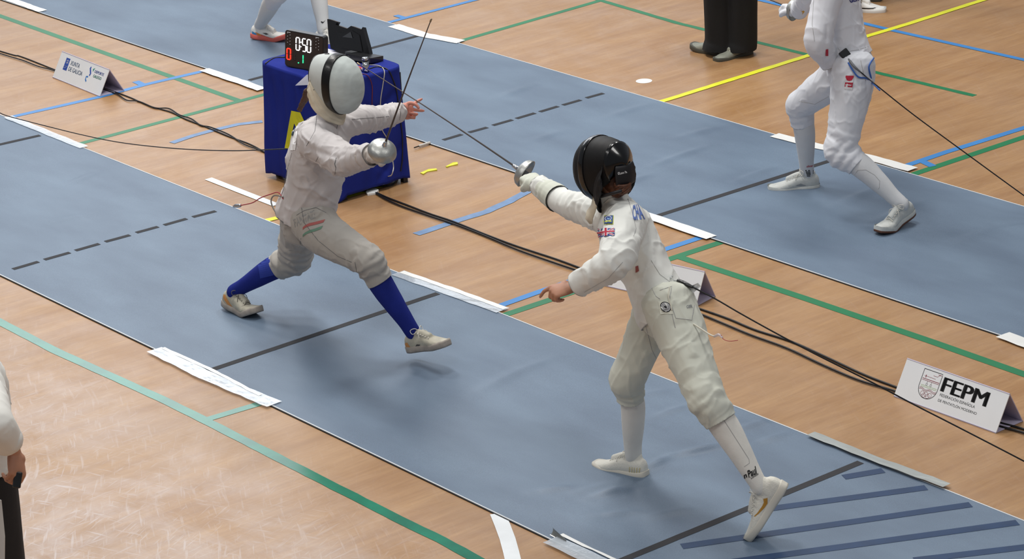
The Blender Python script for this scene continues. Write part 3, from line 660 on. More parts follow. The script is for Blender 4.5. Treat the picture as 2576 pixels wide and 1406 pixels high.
def scrap(px, m, label, h=.004):
    P = [G(*p) for p in px]; k = len(P); V = [p+Vector((0, 0, h+.003*(j % 2))) for j, p in enumerate(P)]+[Vector((p.x, p.y, .0005)) for p in P]
    o = pydata('tape_scrap', V, [tuple(range(k))[::-1]]+[(j, (j+1) % k, (j+1) % k+k, j+k) for j in range(k)], m); return tag(o, label, 'tape', 'yellow tape scraps')
scrap([(1057, 436), (1078, 428), (1097, 425), (1100, 429), (1075, 433), (1065, 440)], YELL, 'yellow tape scrap nearer the table')
scrap([(1121, 420), (1140, 411), (1151, 409), (1152, 415), (1135, 418), (1124, 422)], YELL, 'yellow tape scrap nearer the far mat')
p = G(1068, 368)+Vector((0, 0, .012)); d = (G(1088, 362)-G(1060, 371)).normalized()
e = empty('loose_plug', p, 'small pale connector lying at the far mat edge', 'plug'); Mesh().tube([p-d*.04, p+d*.04], [.008, .009], n=8).make('body', mat('pale_plastic', 'c8c6c0', .5), e)
Mesh().tube([p-d*.08, p-d*.04], [.004, .004], n=8).make('dark_end', CAB, e)
# ================================================================== PEOPLE
SKIN = mat('skin', 'b98468', .55, var=.08, vscale=25, bump=.1, bscale=400); SKINP = mat('pale_pink_skin', 'd08a78', .55, var=.08, vscale=25)
HAIR = mat('brown_hair', '4a2f22', .55, var=.4, vscale=60, stretch=(1, 1, .2)); HAIRR = mat('reddish_brown_hair', '5a3420', .5, var=.4, vscale=60)
def fabric(name, col, var=.05): return mat(name, col, .85, var=var, vscale=5, bump=.12, bscale=900, sheen=.1)
SEAM = mat('grey_seam_thread', '6f6f70', .8); SEAML = mat('pale_seam_thread', 'a9a9a8', .8)
def nrm(v): v = Vector(v); return v.normalized()
def lerp(a, b, t): return Vector(a).lerp(Vector(b), t)
def hand_mesh(ms, W_, x, z, side, fingers, thumb, s=1.0, inf=0.0, palm=True):
    """W_ wrist, x along the palm, z back of the hand, side=+1 right / -1 left; fingers = 4 x (spread deg, curl1, curl2, curl3)"""
    x = nrm(x); z = nrm(Vector(z)-x*Vector(z).dot(x)); y = z.cross(x)*side
    def L(a, b, c): return Vector(W_)+(x*a+y*b+z*c)*s
    if palm:
        ms.tube([L(-.03, 0, 0), L(.0, 0, 0), L(.03, .0, .0), L(.07, .0, 0), L(.088, -.001, -.001)], [((.024+inf)*s, (.019+inf)*s), ((.027+inf)*s, (.019+inf)*s), ((.036+inf)*s, (.019+inf)*s), ((.041+inf)*s, (.016+inf)*s), ((.037+inf)*s, (.012+inf)*s)], lat=y, n=16, sub=3, cap=.6)
        ms.ball(L(.03, .022, -.008), ((.026+inf)*s,)*3)
    base = ((.088, .030), (.093, .010), (.090, -.011), (.082, -.030)); ln = (.072, .080, .075, .060); rr = (.0088, .009, .0086, .0076)
    for i, (sp, c1, c2, c3) in enumerate(fingers):
        a = math.radians(sp); d0 = x*math.cos(a)+y*math.sin(a); p = L(base[i][0]-.012, base[i][1], 0); P = [p]; ang = 0; q = L(base[i][0], base[i][1], 0); P.append(q)
        for f, c in ((.46, c1), (.30, c2), (.24, c3)):
            ang += math.radians(c); d = d0*math.cos(ang)-z*math.sin(ang)
            P.append(P[-1]+d*ln[i]*f*s*.5); P.append(P[-1]+d*ln[i]*f*s*.5)
        r = rr[i]; ms.tube(P, [(r+inf)*s*k for k in (1.15, 1.15, 1.05, 1.02, .95, .95, .88, .75)], n=10, sub=2, cap=.9)
    t0, t1, t2 = [nrm(x*a+y*b+z*c) for a, b, c in thumb]; P = [L(.018, .018, -.004), L(.034, .032, -.008)]
    for d, l in ((t0, .030), (t1, .030), (t2, .024)): P.append(P[-1]+d*l*s)
    ms.tube(P, [(k+inf)*s for k in (.014, .0125, .0105, .0098, .0078)], n=10, sub=3, cap=.9)
    return L
RELAX = ([(6, 18, 20, 12), (1, 22, 24, 14), (-4, 26, 26, 15), (-9, 30, 28, 15)], ((.8, .6, -.2), (.9, .35, -.25), (.95, .2, -.3)))
FIST = ([(0, 70, 85, 50), (0, 74, 88, 50), (0, 78, 88, 50), (0, 80, 88, 50)], ((.75, .35, -.55), (.75, -.15, -.65), (.5, -.6, -.5)))
def head_mesh(ms, c, f, u, s=1.0):
    f = nrm(f); u = nrm(Vector(u)-f*Vector(u).dot(f)); l = u.cross(f); ax = (tuple(f), tuple(l), tuple(u))
    def L(a, b, d): return Vector(c)+(f*a+l*b+u*d)*s
    ms.ball(L(-.012, 0, .028), (.098*s, .077*s, .092*s), ax); ms.ball(L(.030, 0, -.045), (.060*s, .055*s, .068*s), ax); ms.ball(L(.055, 0, -.085), (.026*s, .026*s, .02*s), ax)
    ms.tube([L(.083, 0, .02), L(.098, 0, -.015), L(.112, 0, -.032)], [.008*s, .011*s, .014*s], n=8)
    for k in (-1, 1): ms.ball(L(-.005, .078*k, -.012), (.018*s, .008*s, .032*s), ax); ms.ball(L(.07, .03*k, .028), (.02*s, .026*s, .009*s), ax)
    ms.ball(L(.086, 0, -.062), (.012*s, .024*s, .006*s), ax); ms.ball(L(.084, 0, -.074), (.012*s, .02*s, .007*s), ax)
    return L, f, l, u
def dirs(J):
    J = {k: Vector(v) for k, v in J.items()}
    return J
def leg_pts(J, s, upto='a'):
    h, k, a = J['h'+s], J['k'+s], J['a'+s]; b = k-lerp(h, a, .5); b = b.normalized() if b.length > .01 else J['fwd']
    k2 = k+b*.008
    return h, k2, a, b
def body_mesh(J, hands, facef, faceu, voxel=.0048, foot=True):
    ms = Mesh(); lh = nrm(J['hL']-J['hR']); ls = nrm(J['sL']-J['sR']); pel, neck = J['pel'], J['neck']; up = nrm(neck-pel); fw = ls.cross(up)
    ms.tube([pel-up*.08, pel, lerp(pel, neck, .35), lerp(pel, neck, .7)-fw*.008, lerp(pel, neck, .90), neck+up*.0], [(.12, .08), (.135, .095), (.105, .08), (.125, .085), (.10, .06), (.05, .045)], lat=[lh, lh, lerp(lh, ls, .5), ls, ls, ls], n=20)
    hd = J['head']; ms.tube([neck-up*.03, lerp(neck, hd, .45), hd], [.056, .052, .05], n=14)
    L, f, l, u = head_mesh(ms, hd, facef, faceu)
    for s in 'LR':
        sh, e, w = J['s'+s], J['e'+s], J['w'+s]
        ms.tube([lerp(neck, sh, .45)-up*.02, sh, lerp(sh, e, .5), e, lerp(e, w, .35), w], [.045, .047, .040, .034, .034, .024], n=14)
        h, k, a, b = leg_pts(J, s)
        ms.tube([h+up*.02, lerp(h, k, .35), lerp(h, k, .8), k, lerp(k, a, .3)-b*.012, lerp(k, a, .65)-b*.004, a], [.082, .078, .056, .050, .050, .036, .030], n=16)
        if foot:
            t = J['to'+s]; v = t-a
            ms.tube([a, a+v*.04-Vector((0, 0, .012))], [.026, .022], n=12)
        hh = hands.get(s)
        if hh: hand_mesh(ms, w, hh[0], hh[1], 1 if s == 'R' else -1, hh[2][0], hh[2][1])
    me = remesh(ms, voxel, 2, .4); return me, (L, f, l, u)
def fold_disp(me, folds, noise_amp=.0035, nscale=7, seed=0, mask=None, crease=0):
    """folds = (a, b, height, width) world segments; waves = see rings()"""
    A = coords(me); N_ = normals(me); d = noise_amp*vnoise(A*nscale, seed)+noise_amp*.45*vnoise(A*nscale*2.6, seed+1)
    for k_, (ax_, fr_) in enumerate((((.6, .35, .7), 1.0), ((-.5, .8, .35), 1.3), ((.1, -.6, .8), .9)) if crease else ()):   # long thin creases
        ax_ = np.array(ax_)/np.linalg.norm(ax_); q_ = (A@ax_)[:, None]*ax_; st_ = (A-q_)*17*fr_+q_*4.5*fr_
        rg_ = 1-np.abs(vnoise(st_, seed+11+k_)*1.6); d += crease*np.clip(rg_, 0, 1)**5*np.clip(.5+vnoise(A*5, seed+31+k_)*1.2, 0, 1)
    for a, b, h, w in folds:
        dd, t = segdist(A, a, b); e = np.clip(np.minimum(t, 1-t)*4, .0, 1)**.5; d += h*np.exp(-(dd/w)**2)*np.where((t > 0) & (t < 1), e, 0.0)
    if mask is not None: d *= mask(A)
    setco(me, A+N_*d[:, None])
def rings(me, a, b, t0, t1, amp, wl, seed, rad=.14):
    """soft crumple folds running round a limb between fractions t0..t1 of a->b"""
    A = coords(me); N_ = normals(me); a_ = np.array(tuple(a)); b_ = np.array(tuple(b)); L = np.linalg.norm(b_-a_); T = (b_-a_)/L
    s = (A-a_)@T; r = np.linalg.norm(A-a_-s[:, None]*T, axis=1); x = s/L
    w = np.clip((x-t0)/.08, 0, 1)*np.clip((t1-x)/.08, 0, 1)*np.clip((rad-r)/.03, 0, 1)
    ph = s/wl*2*math.pi+2.6*vnoise(A*6, seed)+1.3*vnoise(A*14, seed+2); am = .55+.6*vnoise(A*5, seed+5)
    setco(me, A+N_*(amp*w*np.sin(ph)*np.clip(am, 0, 1.3))[:, None])
def seam(name, bv, px, m, parent, r=.0012, label=None):
    P = []
    for a, b in zip(px[:-1], px[1:]):
        n = max(2, int(math.hypot(b[0]-a[0], b[1]-a[1])/6))
        for i in range(n):
            t = i/n; h = cast(bv, a[0]+(b[0]-a[0])*t, a[1]+(b[1]-a[1])*t, .0004)
            if h: P.append(h[0])
    if len(P) < 2: return None
    Q = [P[0]]
    for p in P[1:]:
        if (p-Q[-1]).length < .12: Q.append(p)
    if len(Q) < 2: return None
    o = pipe(name, Q, r, m, parent, 5, 1)
    if label: o['label'] = label
    return o
def limb_sleeve(ms, J, s, rad, start=.35, end=1.0, wob=0):
    neck, sh, e, w = J['neck'], J['s'+s], J['e'+s], J['w'+s]; up = nrm(neck-J['pel'])
    ms.tube([lerp(neck, sh, start)-up*.05, sh-up*.012, lerp(sh, e, .45), lerp(sh, e, .85), lerp(e, w, .12), lerp(e, w, .55), lerp(e, w, end), lerp(e, w, end+.06)], rad, n=20)
def jacket_mesh(J, rt, rs, hemdrop=.02, voxel=.0065, hem_n=None, smooth=5, bulge=.015, collar=True, yoke=.05):
    """rt = 6 (a, b) torso radii pelvis..neck, rs = {side: (8 sleeve radii, end)}"""
    ms = Mesh(); lh = nrm(J['hL']-J['hR']); ls = nrm(J['sL']-J['sR']); pel, neck = J['pel'], J['neck']; up = nrm(neck-pel); fw = ls.cross(up)
    lo = pel-up*(hemdrop+.06)
    ms.tube([lo, pel, lerp(pel, neck, .30)+fw*.004, lerp(pel, neck, .55)+fw*bulge, lerp(pel, neck, .80)+fw*bulge*.8, lerp(pel, neck, .97)], rt, lat=[lh, lh, lerp(lh, ls, .4), lerp(lh, ls, .8), ls, ls], n=28)
    ms.tube([J['sR']*.75+neck*.25-up*.045, lerp(neck, pel, yoke), J['sL']*.75+neck*.25-up*.045], [.066, .068, .066], n=16)
    if collar: ms.tube([neck-up*.05, neck+up*.0, lerp(neck, J['head'], .35)], [(.075, .07), (.066, .062), (.062, .060)], lat=ls, n=20, cap=.2)
    for s in 'LR': limb_sleeve(ms, J, s, rs[s][0], end=rs[s][1])
    me = remesh(ms, voxel, smooth, .5)
    return me, up, lh, ls, fw
def sleeve_cut(J, s, end): e, w = J['e'+s], J['w'+s]; return (lerp(e, w, end), (w-e), .10)
def breeches_mesh(J, rp, rl, end=.30, voxel=.0065, smooth=6):
    ms = Mesh(); lh = nrm(J['hL']-J['hR']); pel, neck = J['pel'], J['neck']; up = nrm(neck-pel)
    crotch = lerp(J['hL'], J['hR'], .5)-up*.09
    ms.tube([crotch, pel-up*.01, pel+up*.09, pel+up*.14], rp, lat=lh, n=26)
    for s in 'LR':
        h, k, a, b = leg_pts(J, s); r = rl[s] if isinstance(rl, dict) else rl; out = lh*(1 if s == 'L' else -1)*.0
        ms.tube([h+up*.04, lerp(h, k, .22), lerp(h, k, .5), lerp(h, k, .82), k+b*.004, lerp(k, a, end*.5)-b*.006, lerp(k, a, end)-b*.006, lerp(k, a, end+.06)-b*.006], r, n=22)
    return remesh(ms, voxel, smooth, .5)
def sock_mesh(J, s, m, parent, r=(.060, .062, .052, .041, .038), top=.08, name='sock', low=.06):
    h, k, a, b = leg_pts(J, s); ms = Mesh(); t = J['to'+s]; v = (t-a)
    ms.tube([lerp(k, a, top), lerp(k, a, .32)-b*.014, lerp(k, a, .58)-b*.010, lerp(k, a, .84)-b*.002, a-b*.0, a+v*.10-(b*.006)], list(r)+[.034], n=24, sub=8, cap=.3)
    me = remesh(ms, .006, 3, .5); fold_disp(me, [], .0015, 9, 3); return link(name, me, m, parent, True)
# ---- shoe: local frame x toe, y left, z up, heel at x=0
SHST = [(-.004, .018, .012, .058), (.006, .028, .004, .078), (.03, .034, .001, .086), (.065, .035, .002, .082), (.10, .034, .005, .080), (.135, .038, .004, .071), (.17, .045, .001, .056), (.205, .047, .000, .044), (.24, .041, .002, .036), (.262, .033, .004, .033), (.274, .020, .008, .028)]
def shoe(J, s, parent, upper, sole, bend=0, n_hint=None, laces=None, length=None, extra=None, solex=1.0, low=0, lacex=True, fat=1.0, mid=None):
    a, t = J['a'+s], J['to'+s]; v = t-a; sc = v.length/.2135; sc = max(.9, min(1.12, sc))
    if length: sc = length/.276
    n = n_hint if n_hint is not None else Vector((0, 0, 1)).cross(v); n = nrm(n-nrm(v)*n.dot(nrm(v)))
    E0 = Vector((.202, 0, -.069)).normalized(); e1 = nrm(v); A = Matrix((E0, Vector((0, 1, 0)), E0.cross(Vector((0, 1, 0))))).transposed(); B_ = Matrix((e1, n, e1.cross(n))).transposed()
    R = B_ @ A.transposed(); org = a-R @ Vector((.060, 0, .090))*sc
    if bend:   # keep the toe where it is
        pass
    def bendp(p):
        p = Vector(p)
        if bend and p.x > .165:
            th = math.radians(bend)*min(1, (p.x-.165)/.03); c_, s_ = math.cos(th), math.sin(th); q = Vector((p.x-.165, 0, p.z-.0)); p = Vector((.165+q.x*c_-q.z*s_, p.y, q.x*s_+q.z*c_))
        return p
    def X(p): return org+R @ (bendp(p)*sc)
    ms = Mesh(); V = []; n_ = 20
    def ringp(st, infl=1.0):
        x, w, zb, zt = st; out = []
        for j in range(n_):
            th = 2*math.pi*j/n_; c_, s_ = math.cos(th), math.sin(th); yy = math.copysign(abs(c_)**.75, c_)*w*infl*fat*(1-.18*max(0, s_)); zc = (zb+zt)/2; hz = (zt-zb)/2
            out.append(Vector((x, yy+.006*math.sin(math.pi*x/.27)*(1 if s == 'L' else -1)*-1, zc+math.copysign(abs(s_)**.7, s_)*hz)))
        return out
    rs = [ringp(st) for st in SHST]; ctr = []
    for st in SHST: V += ringp(st)
    F = []
    for i in range(len(SHST)-1):
        for j in range(n_): k = (j+1) % n_; F.append((i*n_+j, i*n_+k, (i+1)*n_+k, (i+1)*n_+j))
    F.append(tuple(range(n_))[::-1]); F.append(tuple((len(SHST)-1)*n_+j for j in range(n_))); ms.add(V, F)
    ms.tube([Vector((.055, 0, .03)), Vector((.057, 0, .07)), Vector((.058, 0, .098))], [(.044, .032), (.044, .031), (.041, .029)], lat=Vector((1, 0, 0)), n=18, cap=.15)
    ms.tube([Vector((.075, 0, .085)), Vector((.115, 0, .078)), Vector((.165, 0, .058))], [.02, .02, .02], n=12)
    me = remesh(ms, .0045, 5, .5); Aq = coords(me)
    Aq2 = np.array([tuple(X(Vector(p))) for p in Aq])
    setco(me, Aq2); bv_loc = None; o = link('shoe', me, upper, parent, True)
    # sole
    so = Mesh(); P = []
    for st in SHST: P.append((st[0]-.002 if st[0] < .1 else st[0]+.003, st[1]*1.04*fat))
    pts = [(x, w) for x, w in P]; off = [.006*math.sin(math.pi*max(0, x)/.27)*(1 if s == 'L' else -1)*-1 for x, w in P]
    loop = [(x, w+o_) for (x, w), o_ in zip(pts, off)]+[(x, -w+o_) for (x, w), o_ in list(zip(pts, off))[::-1]]
    k = len(loop); zt = .022; loop = [tuple(p) for p in catmull(loop+loop[:1], 3)[:-1, :2]]; k = len(loop); rise = lambda x: .006*max(0, (x-.2)/.07)+.003*max(0, (.03-x)/.03)
    V = [X((x*1.0, y*.94, -.008+rise(x))) for x, y in loop]+[X((x, y, .0+rise(x))) for x, y in loop]+[X((x, y, zt*(.75 if x > .12 else 1)+rise(x))) for x, y in loop]+[X((x, y*.9, zt+rise(x)+.003)) for x, y in loop]
    F = [tuple(range(k))]
    for q in range(3):
        for j in range(k): F.append((q*k+j, (q+1)*k+j, (q+1)*k+(j+1) % k, q*k+(j+1) % k))
    F.append(tuple(range(3*k, 4*k))[::-1])
    so.add(V, F) if mid is None else None
    if mid is not None:
        k2 = k; V1 = V[:k2]+V[k2:2*k2]+[V[k2+j].lerp(V[2*k2+j], .22) for j in range(k2)]; F1 = [tuple(range(k2))]+[(q*k2+j, (q+1)*k2+j, (q+1)*k2+(j+1) % k2, q*k2+(j+1) % k2) for q in range(2) for j in range(k2)]
        V2_ = [V[k2+j].lerp(V[2*k2+j], .22) for j in range(k2)]+V[2*k2:]; F2_ = [(q*k2+j, (q+1)*k2+j, (q+1)*k2+(j+1) % k2, q*k2+(j+1) % k2) for q in range(2) for j in range(k2)]
        so.add(V1, F1); ms2 = Mesh(); ms2.add(V2_, F2_); ms2.make('midsole', mid, o)
    sm = so.make('sole', sole, o)
    # laces
    lc = laces or mat('white_lace', 'dcd8cc', .8)
    la = Mesh()
    for i in range(5):
        x = .105+.015*i; z = .090-.0055*i-.00035*i*i
        la.tube([X((x, .022, z-.008)), X((x+.004, 0, z+.004)), X((x+.009, -.022, z-.008))], [.0022]*3, n=6, sub=3)
        la.tube([X((x, -.022, z-.008)), X((x+.004, 0, z+.0045)), X((x+.009, .022, z-.008))], [.0022]*3, n=6, sub=3)
    if lacex:
        for k_ in (-1, 1):
            la.tube([X((.102, 0, .096)), X((.098, .022*k_, .112)), X((.085, .040*k_, .108)), X((.092, .038*k_, .088)), X((.102, .01*k_, .094))], [.0017]*5, n=6, sub=4)
            la.tube([X((.102, 0, .096)), X((.12, .028*k_, .086)), X((.128, .036*k_, .064))], [.0016]*3, n=6, sub=3)
    la.make('lace', lc, o)
    bv = bvh_of(me)
    def side_print(poly, sidey, m, name='print', label=None):
        """poly in (x, z) shoe coordinates, projected from the side sidey (+1 left, -1 right)"""
        bm = bmesh.new(); vs = [bm.verts.new((p[0], 0, p[1])) for p in poly]; bm.faces.new(vs); bmesh.ops.triangulate(bm, faces=bm.faces)
        bmesh.ops.subdivide_edges(bm, edges=bm.edges, cuts=2, use_grid_fill=True); bad = []
        for v_ in bm.verts:
            src = X((v_.co.x, .12*sidey, v_.co.z)); dst = X((v_.co.x, 0, v_.co.z)); h = bv.ray_cast(src, (dst-src).normalized())
            if h[0] is None: bad.append(v_)
            else: v_.co = h[0]-(dst-src).normalized()*.0012
        bmesh.ops.delete(bm, geom=bad, context='VERTS'); mm = bpy.data.meshes.new(name); bm.to_mesh(mm); bm.free(); q = link(name, mm, m, o)
        if label: q['label'] = label
        return q
    return o, X, side_print
SWOOSH = [(.075, .040), (.095, .028), (.115, .028), (.15, .036), (.20, .052), (.15, .042), (.118, .040), (.100, .042), (.088, .052)]
# ---- fencing mask
MST = [(-.095, .080, .098, .020), (-.06, .096, .118, .010), (-.02, .107, .134, .0), (.015, .112, .145, -.010), (.035, .113, .148, -.014), (.048, .112, .147, -.016), (.085, .104, .137, -.020), (.115, .087, .115, -.024), (.138, .062, .085, -.026), (.150, .032, .046, -.026), (.153, .0, .0, -.026)]
def mask(J, f, u, parent, front, side, trim, back_m=None, s=1.0, shift=(0, 0, 0), backopen=-.02, band0=.018, zcut=-.015):
    f = nrm(f); u = nrm(Vector(u)-f*Vector(u).dot(f)); l = u.cross(f); c = J['head']+f*shift[0]+l*shift[1]+u*shift[2]
    root = bpy.data.objects.new('fencing_mask', None); COL.objects.link(root); root.location = c; root.parent = parent; bpy.context.view_layer.update(); root.parent = parent; root.matrix_parent_inverse = parent.matrix_world.inverted(); bpy.context.view_layer.update()
    def X(a, b, d): return c+(f*a+l*b+u*d)*s
    st = np.array(MST); xs = np.concatenate([np.linspace(-.095, .12, 26), np.linspace(.12, .153, 16)[1:]])
    def at(x):
        return [np.interp(x, st[:, 0], st[:, i]) for i in (1, 2, 3)]
    n = 48
    def ring(x, off=0):
        w, h, zc = at(x); w += off if w > .01 else 0; h += off if h > .01 else 0; out = []
        for j in range(n):
            th = 2*math.pi*j/n; c_, s_ = math.cos(th), math.sin(th); y = math.copysign(abs(c_)**.92, c_)*w; z = zc+math.copysign(abs(s_)**.92, s_)*h
            if s_ < 0: y *= 1-.14*abs(s_)**2   # narrower chin
            out.append((x, y, z))
        return out
    def shell(name, x0, x1, m, off=0, th=.0025, keep=None, mat_dir=None, label=None, k=22):
        X_ = np.linspace(x0, x1, k); 
        if x1 > .15: X_ = .153-(.153-x0)*(1-np.sin(np.linspace(0, math.pi/2, k)))
        P = [ring(x, off) for x in X_]; V = [q for r in P for q in r]; F = []
        for i in range(len(P)-1):
            for j in range(n):
                kk = (j+1) % n; q = [i*n+j, i*n+kk, (i+1)*n+kk, (i+1)*n+j]
                if keep is None or all(keep(V[a]) for a in q): F.append(tuple(q))
        used = sorted({a for f_ in F for a in f_}); mp = {a: i for i, a in enumerate(used)}
        o = pydata(name, [X(*V[a]) for a in used], [tuple(mp[a] for a in f_) for f_ in F], m, root, True)
        sd = o.modifiers.new('thickness', 'SOLIDIFY'); sd.thickness = th; sd.offset = 1
        if label: o['label'] = label
        return o
    o1 = shell('face_mesh', .045, .1529, front, 0)
    lowcut = lambda v: not (v[0] < backopen and v[2] < zcut+(v[0]+.095)*-.6)
    o2 = shell('side_mesh', -.095, .022, side, .0, keep=lowcut)
    o3 = shell('trim_band', band0, .050, trim, .0025, th=.004, k=8)
    # rim around the back opening
    rim = [X(*p) for p in ring(-.095) if p[2] > -.02]
    P = ring(-.095, .001); idx = [j for j in range(n) if P[j][2] > -.03]; P = [P[j] for j in sorted(idx, key=lambda j: (j if j < 36 else j-48))]
    pipe('rim', [X(*p) for p in P], .0035, trim, root, 8, 1)
    return root, X, (f, l, u), c, ring
def braid(name, pts, r, m, parent):
    ms = Mesh(); P = catmull([tuple(p) for p in pts], 6)
    for i, p in enumerate(P):
        k = (-1)**i; q = Vector(p)+Vector((.004*k, .004*k, 0)); ms.ball(q, (r*(1.1-.5*i/len(P)),)*3, nu=10, nv=8)
    me = remesh(ms, .004, 2); fold_disp(me, [], .002, 70, 5); return link(name, me, m, parent, True)
def epee(handP, d, tip, label, grip_dir, up):
    """guard centre, blade direction, tip position"""
    d = nrm(d); e = empty('epee', handP, label, 'sword', 'epees')
    g = Mesh(); prof = [(.0, .0), (.012, .0), (.030, -.004), (.050, -.013), (.062, -.026), (.066, -.040), (.0675, -.046), (.0665, -.047), (.064, -.040), (.059, -.026), (.047, -.014), (.028, -.006), (.0, -.002)]
    g.lathe(handP, d, prof, 40).make('bell_guard', mat('worn_aluminium', 'b4b5b1', .42, metal=.9, bump=.3, bscale=60, var=.12, vscale=30), e)
    P = [handP-d*.01+ (tip-handP)*0, lerp(handP, tip, .25)+Vector(up)*.004, lerp(handP, tip, .55)+Vector(up)*.006, lerp(handP, tip, .85)+Vector(up)*.002, tip]
    ms = Mesh(); ms.tube(P, [(.0045, .0055), (.0038, .0045), (.003, .0036), (.0024, .0026), (.0022, .0022)], n=6, sub=6); ms.make('blade', mat('dark_steel_blade', '55504e', .35, metal=.8), e)
    Mesh().lathe(handP, d, [(.0, .03), (.007, .03), (.009, .02), (.011, .0), (.014, -.001)], 16).make('blade_base', STEEL, e)
    Mesh().lathe(tip, (tip-lerp(handP, tip, .85)), [(.003, -.02), (.0042, -.018), (.0042, .0), (.0, .0)], 10).make('point_tip', mat('tip_barrel', '9a8a70', .4, metal=.6), e)
    ms = Mesh(); gd = nrm(grip_dir); ms.tube([handP-d*.01, handP-d*.05, handP-d*.10], [.011, .013, .011], n=10)
    for k in (-1, 1): ms.tube([handP-d*.045, handP-d*.05+gd*.02*k], [.009, .006], n=8)
    ms.make('pistol_grip', mat('grey_grip', '6d6f72', .5), e)
    return e
def hem(me, m, parent, r=.002, name='hem_edge', label=None):
    """bound edge along every open border of a cut garment"""
    bm = bmesh.new(); bm.from_mesh(me); ed = [e for e in bm.edges if len(e.link_faces) == 1]; nb = {}
    for e in ed:
        a, b = e.verts[0].index, e.verts[1].index; nb.setdefault(a, []).append(b); nb.setdefault(b, []).append(a)
    co = {v.index: v.co.copy() for v in bm.verts}; bm.free(); seen = set(); ms = Mesh()
    for st in list(nb):
        if st in seen: continue
        lp = [st]; seen.add(st); cur = st
        while True:
            nx = [k for k in nb[cur] if k not in seen]
            if not nx: break
            cur = nx[0]; seen.add(cur); lp.append(cur)
        if len(lp) < 12: continue
        P = np.array([tuple(co[k]) for k in lp]); P = np.array([P[[(i+j) % len(P) for j in range(-3, 4)]].mean(0) for i in range(0, len(P), 3)])
        ms.tube([Vector(p) for p in P]+[Vector(P[0])], [r]*(len(P)+1), n=6, sub=1)
    if ms.V:
        o = ms.make(name, m, parent)
        if label: o['label'] = label
def onsurf(bvs, px, py, off=.004, Y=None):
    best = None
    for b_ in bvs:
        h = b_.ray_cast(CV, ray(px, py))
        if h[0] is not None and (best is None or h[3] < best[3]): best = h
    return best[0]-ray(px, py)*off if best else PY(px, py, Y)
def wiresag(a, b, sag, n=7): return [lerp(a, b, i/(n-1))-Vector((0, 0, sag*4*(i/(n-1))*(1-i/(n-1)))) for i in range(n)]
def text_decal(s, bv, quad, m, parent, bold=0, off=.002, label=None, name='lettering', subd=0):
    V2, F, _ = text_mesh(s, bold); return decal(name, bv, V2, F, quad, m, parent, off, label, subd)

JN = {"L": {"pel": [2.032, 0.663, 0.68], "hR": [2.107, 0.619, 0.629], "hL": [1.942, 0.702, 0.649], "kR": [2.505, 0.669, 0.517], "aR": [2.649, 0.805, 0.156], "toR": [2.843, 0.84, 0.153], "kL": [1.709, 0.772, 0.31], "aL": [1.425, 0.585, 0.109], "toL": [1.593, 0.611, 0.031], "neck": [2.195, 0.718, 1.154], "head": [2.199, 0.768, 1.33], "sR": [2.285, 0.575, 1.101], "sL": [2.136, 0.874, 1.103], "eR": [2.569, 0.538, 1.066], "wR": [2.804, 0.531, 1.156], "eL": [2.008, 1.115, 1.022], "wL": [1.93, 1.349, 0.988]}, "R": {"pel": [4.605, 0.692, 0.83], "hL": [4.694, 0.654, 0.856], "hR": [4.529, 0.748, 0.851], "kL": [4.99, 0.573, 0.569], "aL": [5.224, 0.632, 0.234], "toL": [5.205, 0.589, 0.049], "kR": [4.423, 0.643, 0.47], "aR": [4.372, 0.69, 0.085], "toR": [4.207, 0.649, 0.014], "neck": [4.316, 0.695, 1.234], "head": [4.303, 0.652, 1.407], "sL": [4.47, 0.614, 1.209], "sR": [4.175, 0.747, 1.134], "eL": [4.641, 0.406, 1.124], "wL": [4.443, 0.34, 0.983], "eR": [3.89, 0.765, 1.111], "wR": [3.645, 0.812, 1.134]}, "F": {"pel": [2.609, 3.834, 0.812], "hL": [2.697, 3.78, 0.809], "hR": [2.532, 3.874, 0.758], "kL": [2.717, 3.658, 0.397], "aL": [3.02, 3.795, 0.132], "toL": [3.024, 3.633, 0.016], "kR": [2.196, 3.867, 0.489], "aR": [2.179, 3.925, 0.086], "toR": [2.059, 3.78, 0.02], "neck": [2.482, 3.841, 1.312], "head": [2.405, 3.82, 1.48], "sL": [2.595, 3.702, 1.274], "sR": [2.342, 3.928, 1.229], "eL": [2.627, 3.573, 1.006], "wL": [2.563, 3.746, 0.828], "eR": [2.11, 4.014, 1.068], "wR": [1.925, 4.123, 0.927]}}
# ------------------------------------------------------------------ left fencer: white mask, blue socks
J = dirs(JN['L']); J['fwd'] = Vector((1, 0, 0)); J['head'] = PY(842, 207, .725); J['wL'] = PY(1003, 283, J['wL'].y)
Lf = empty('person', (J['pel'].x, J['pel'].y, 0), 'fencer in white with a white mask and blue socks, lunging beside the blue table', 'person', 'fencers')
handL = (nrm(RT*.66+UP*.10+FW*.72), nrm(-RT*.75+FW*.62+UP*.1), ([(26, 6, 6, 5), (-8, 2, 5, 5), (-10, 80, 90, 50), (-12, 82, 90, 50)], ((.5, .5, -.7), (.5, -.2, -.8), (.4, -.7, -.5))))
gL = PY(967, 366, .40)   # bell guard centre of the left fencer
handR = (nrm(gL-J['wR']), UP, FIST)
me, hd = body_mesh(J, {'L': handL, 'R': handR}, (.98, -.1, .0), (0, 0, 1)); bodyL = link('body', me, SKINP, Lf, True)
JW = fabric('warm_white_jacket_cloth', 'cac5c4'); BW = fabric('grey_white_breeches_cloth', 'b0aca5', .06)
R_ = (.078, .076, .074, .068, .062, .058, .047, .047); endR = .86
me, up, lh, ls, fw = jacket_mesh(J, [(.158, .140), (.166, .142), (.156, .132), (.160, .138), (.154, .122), (.075, .065)], {'R': ((.080, .084, .079, .074, .068, .058, .047, .046), .98), 'L': ((.07, .070, .064, .060, .056, .052, .046, .046), 1.0)}, hemdrop=-.01, bulge=-.012, yoke=.08)
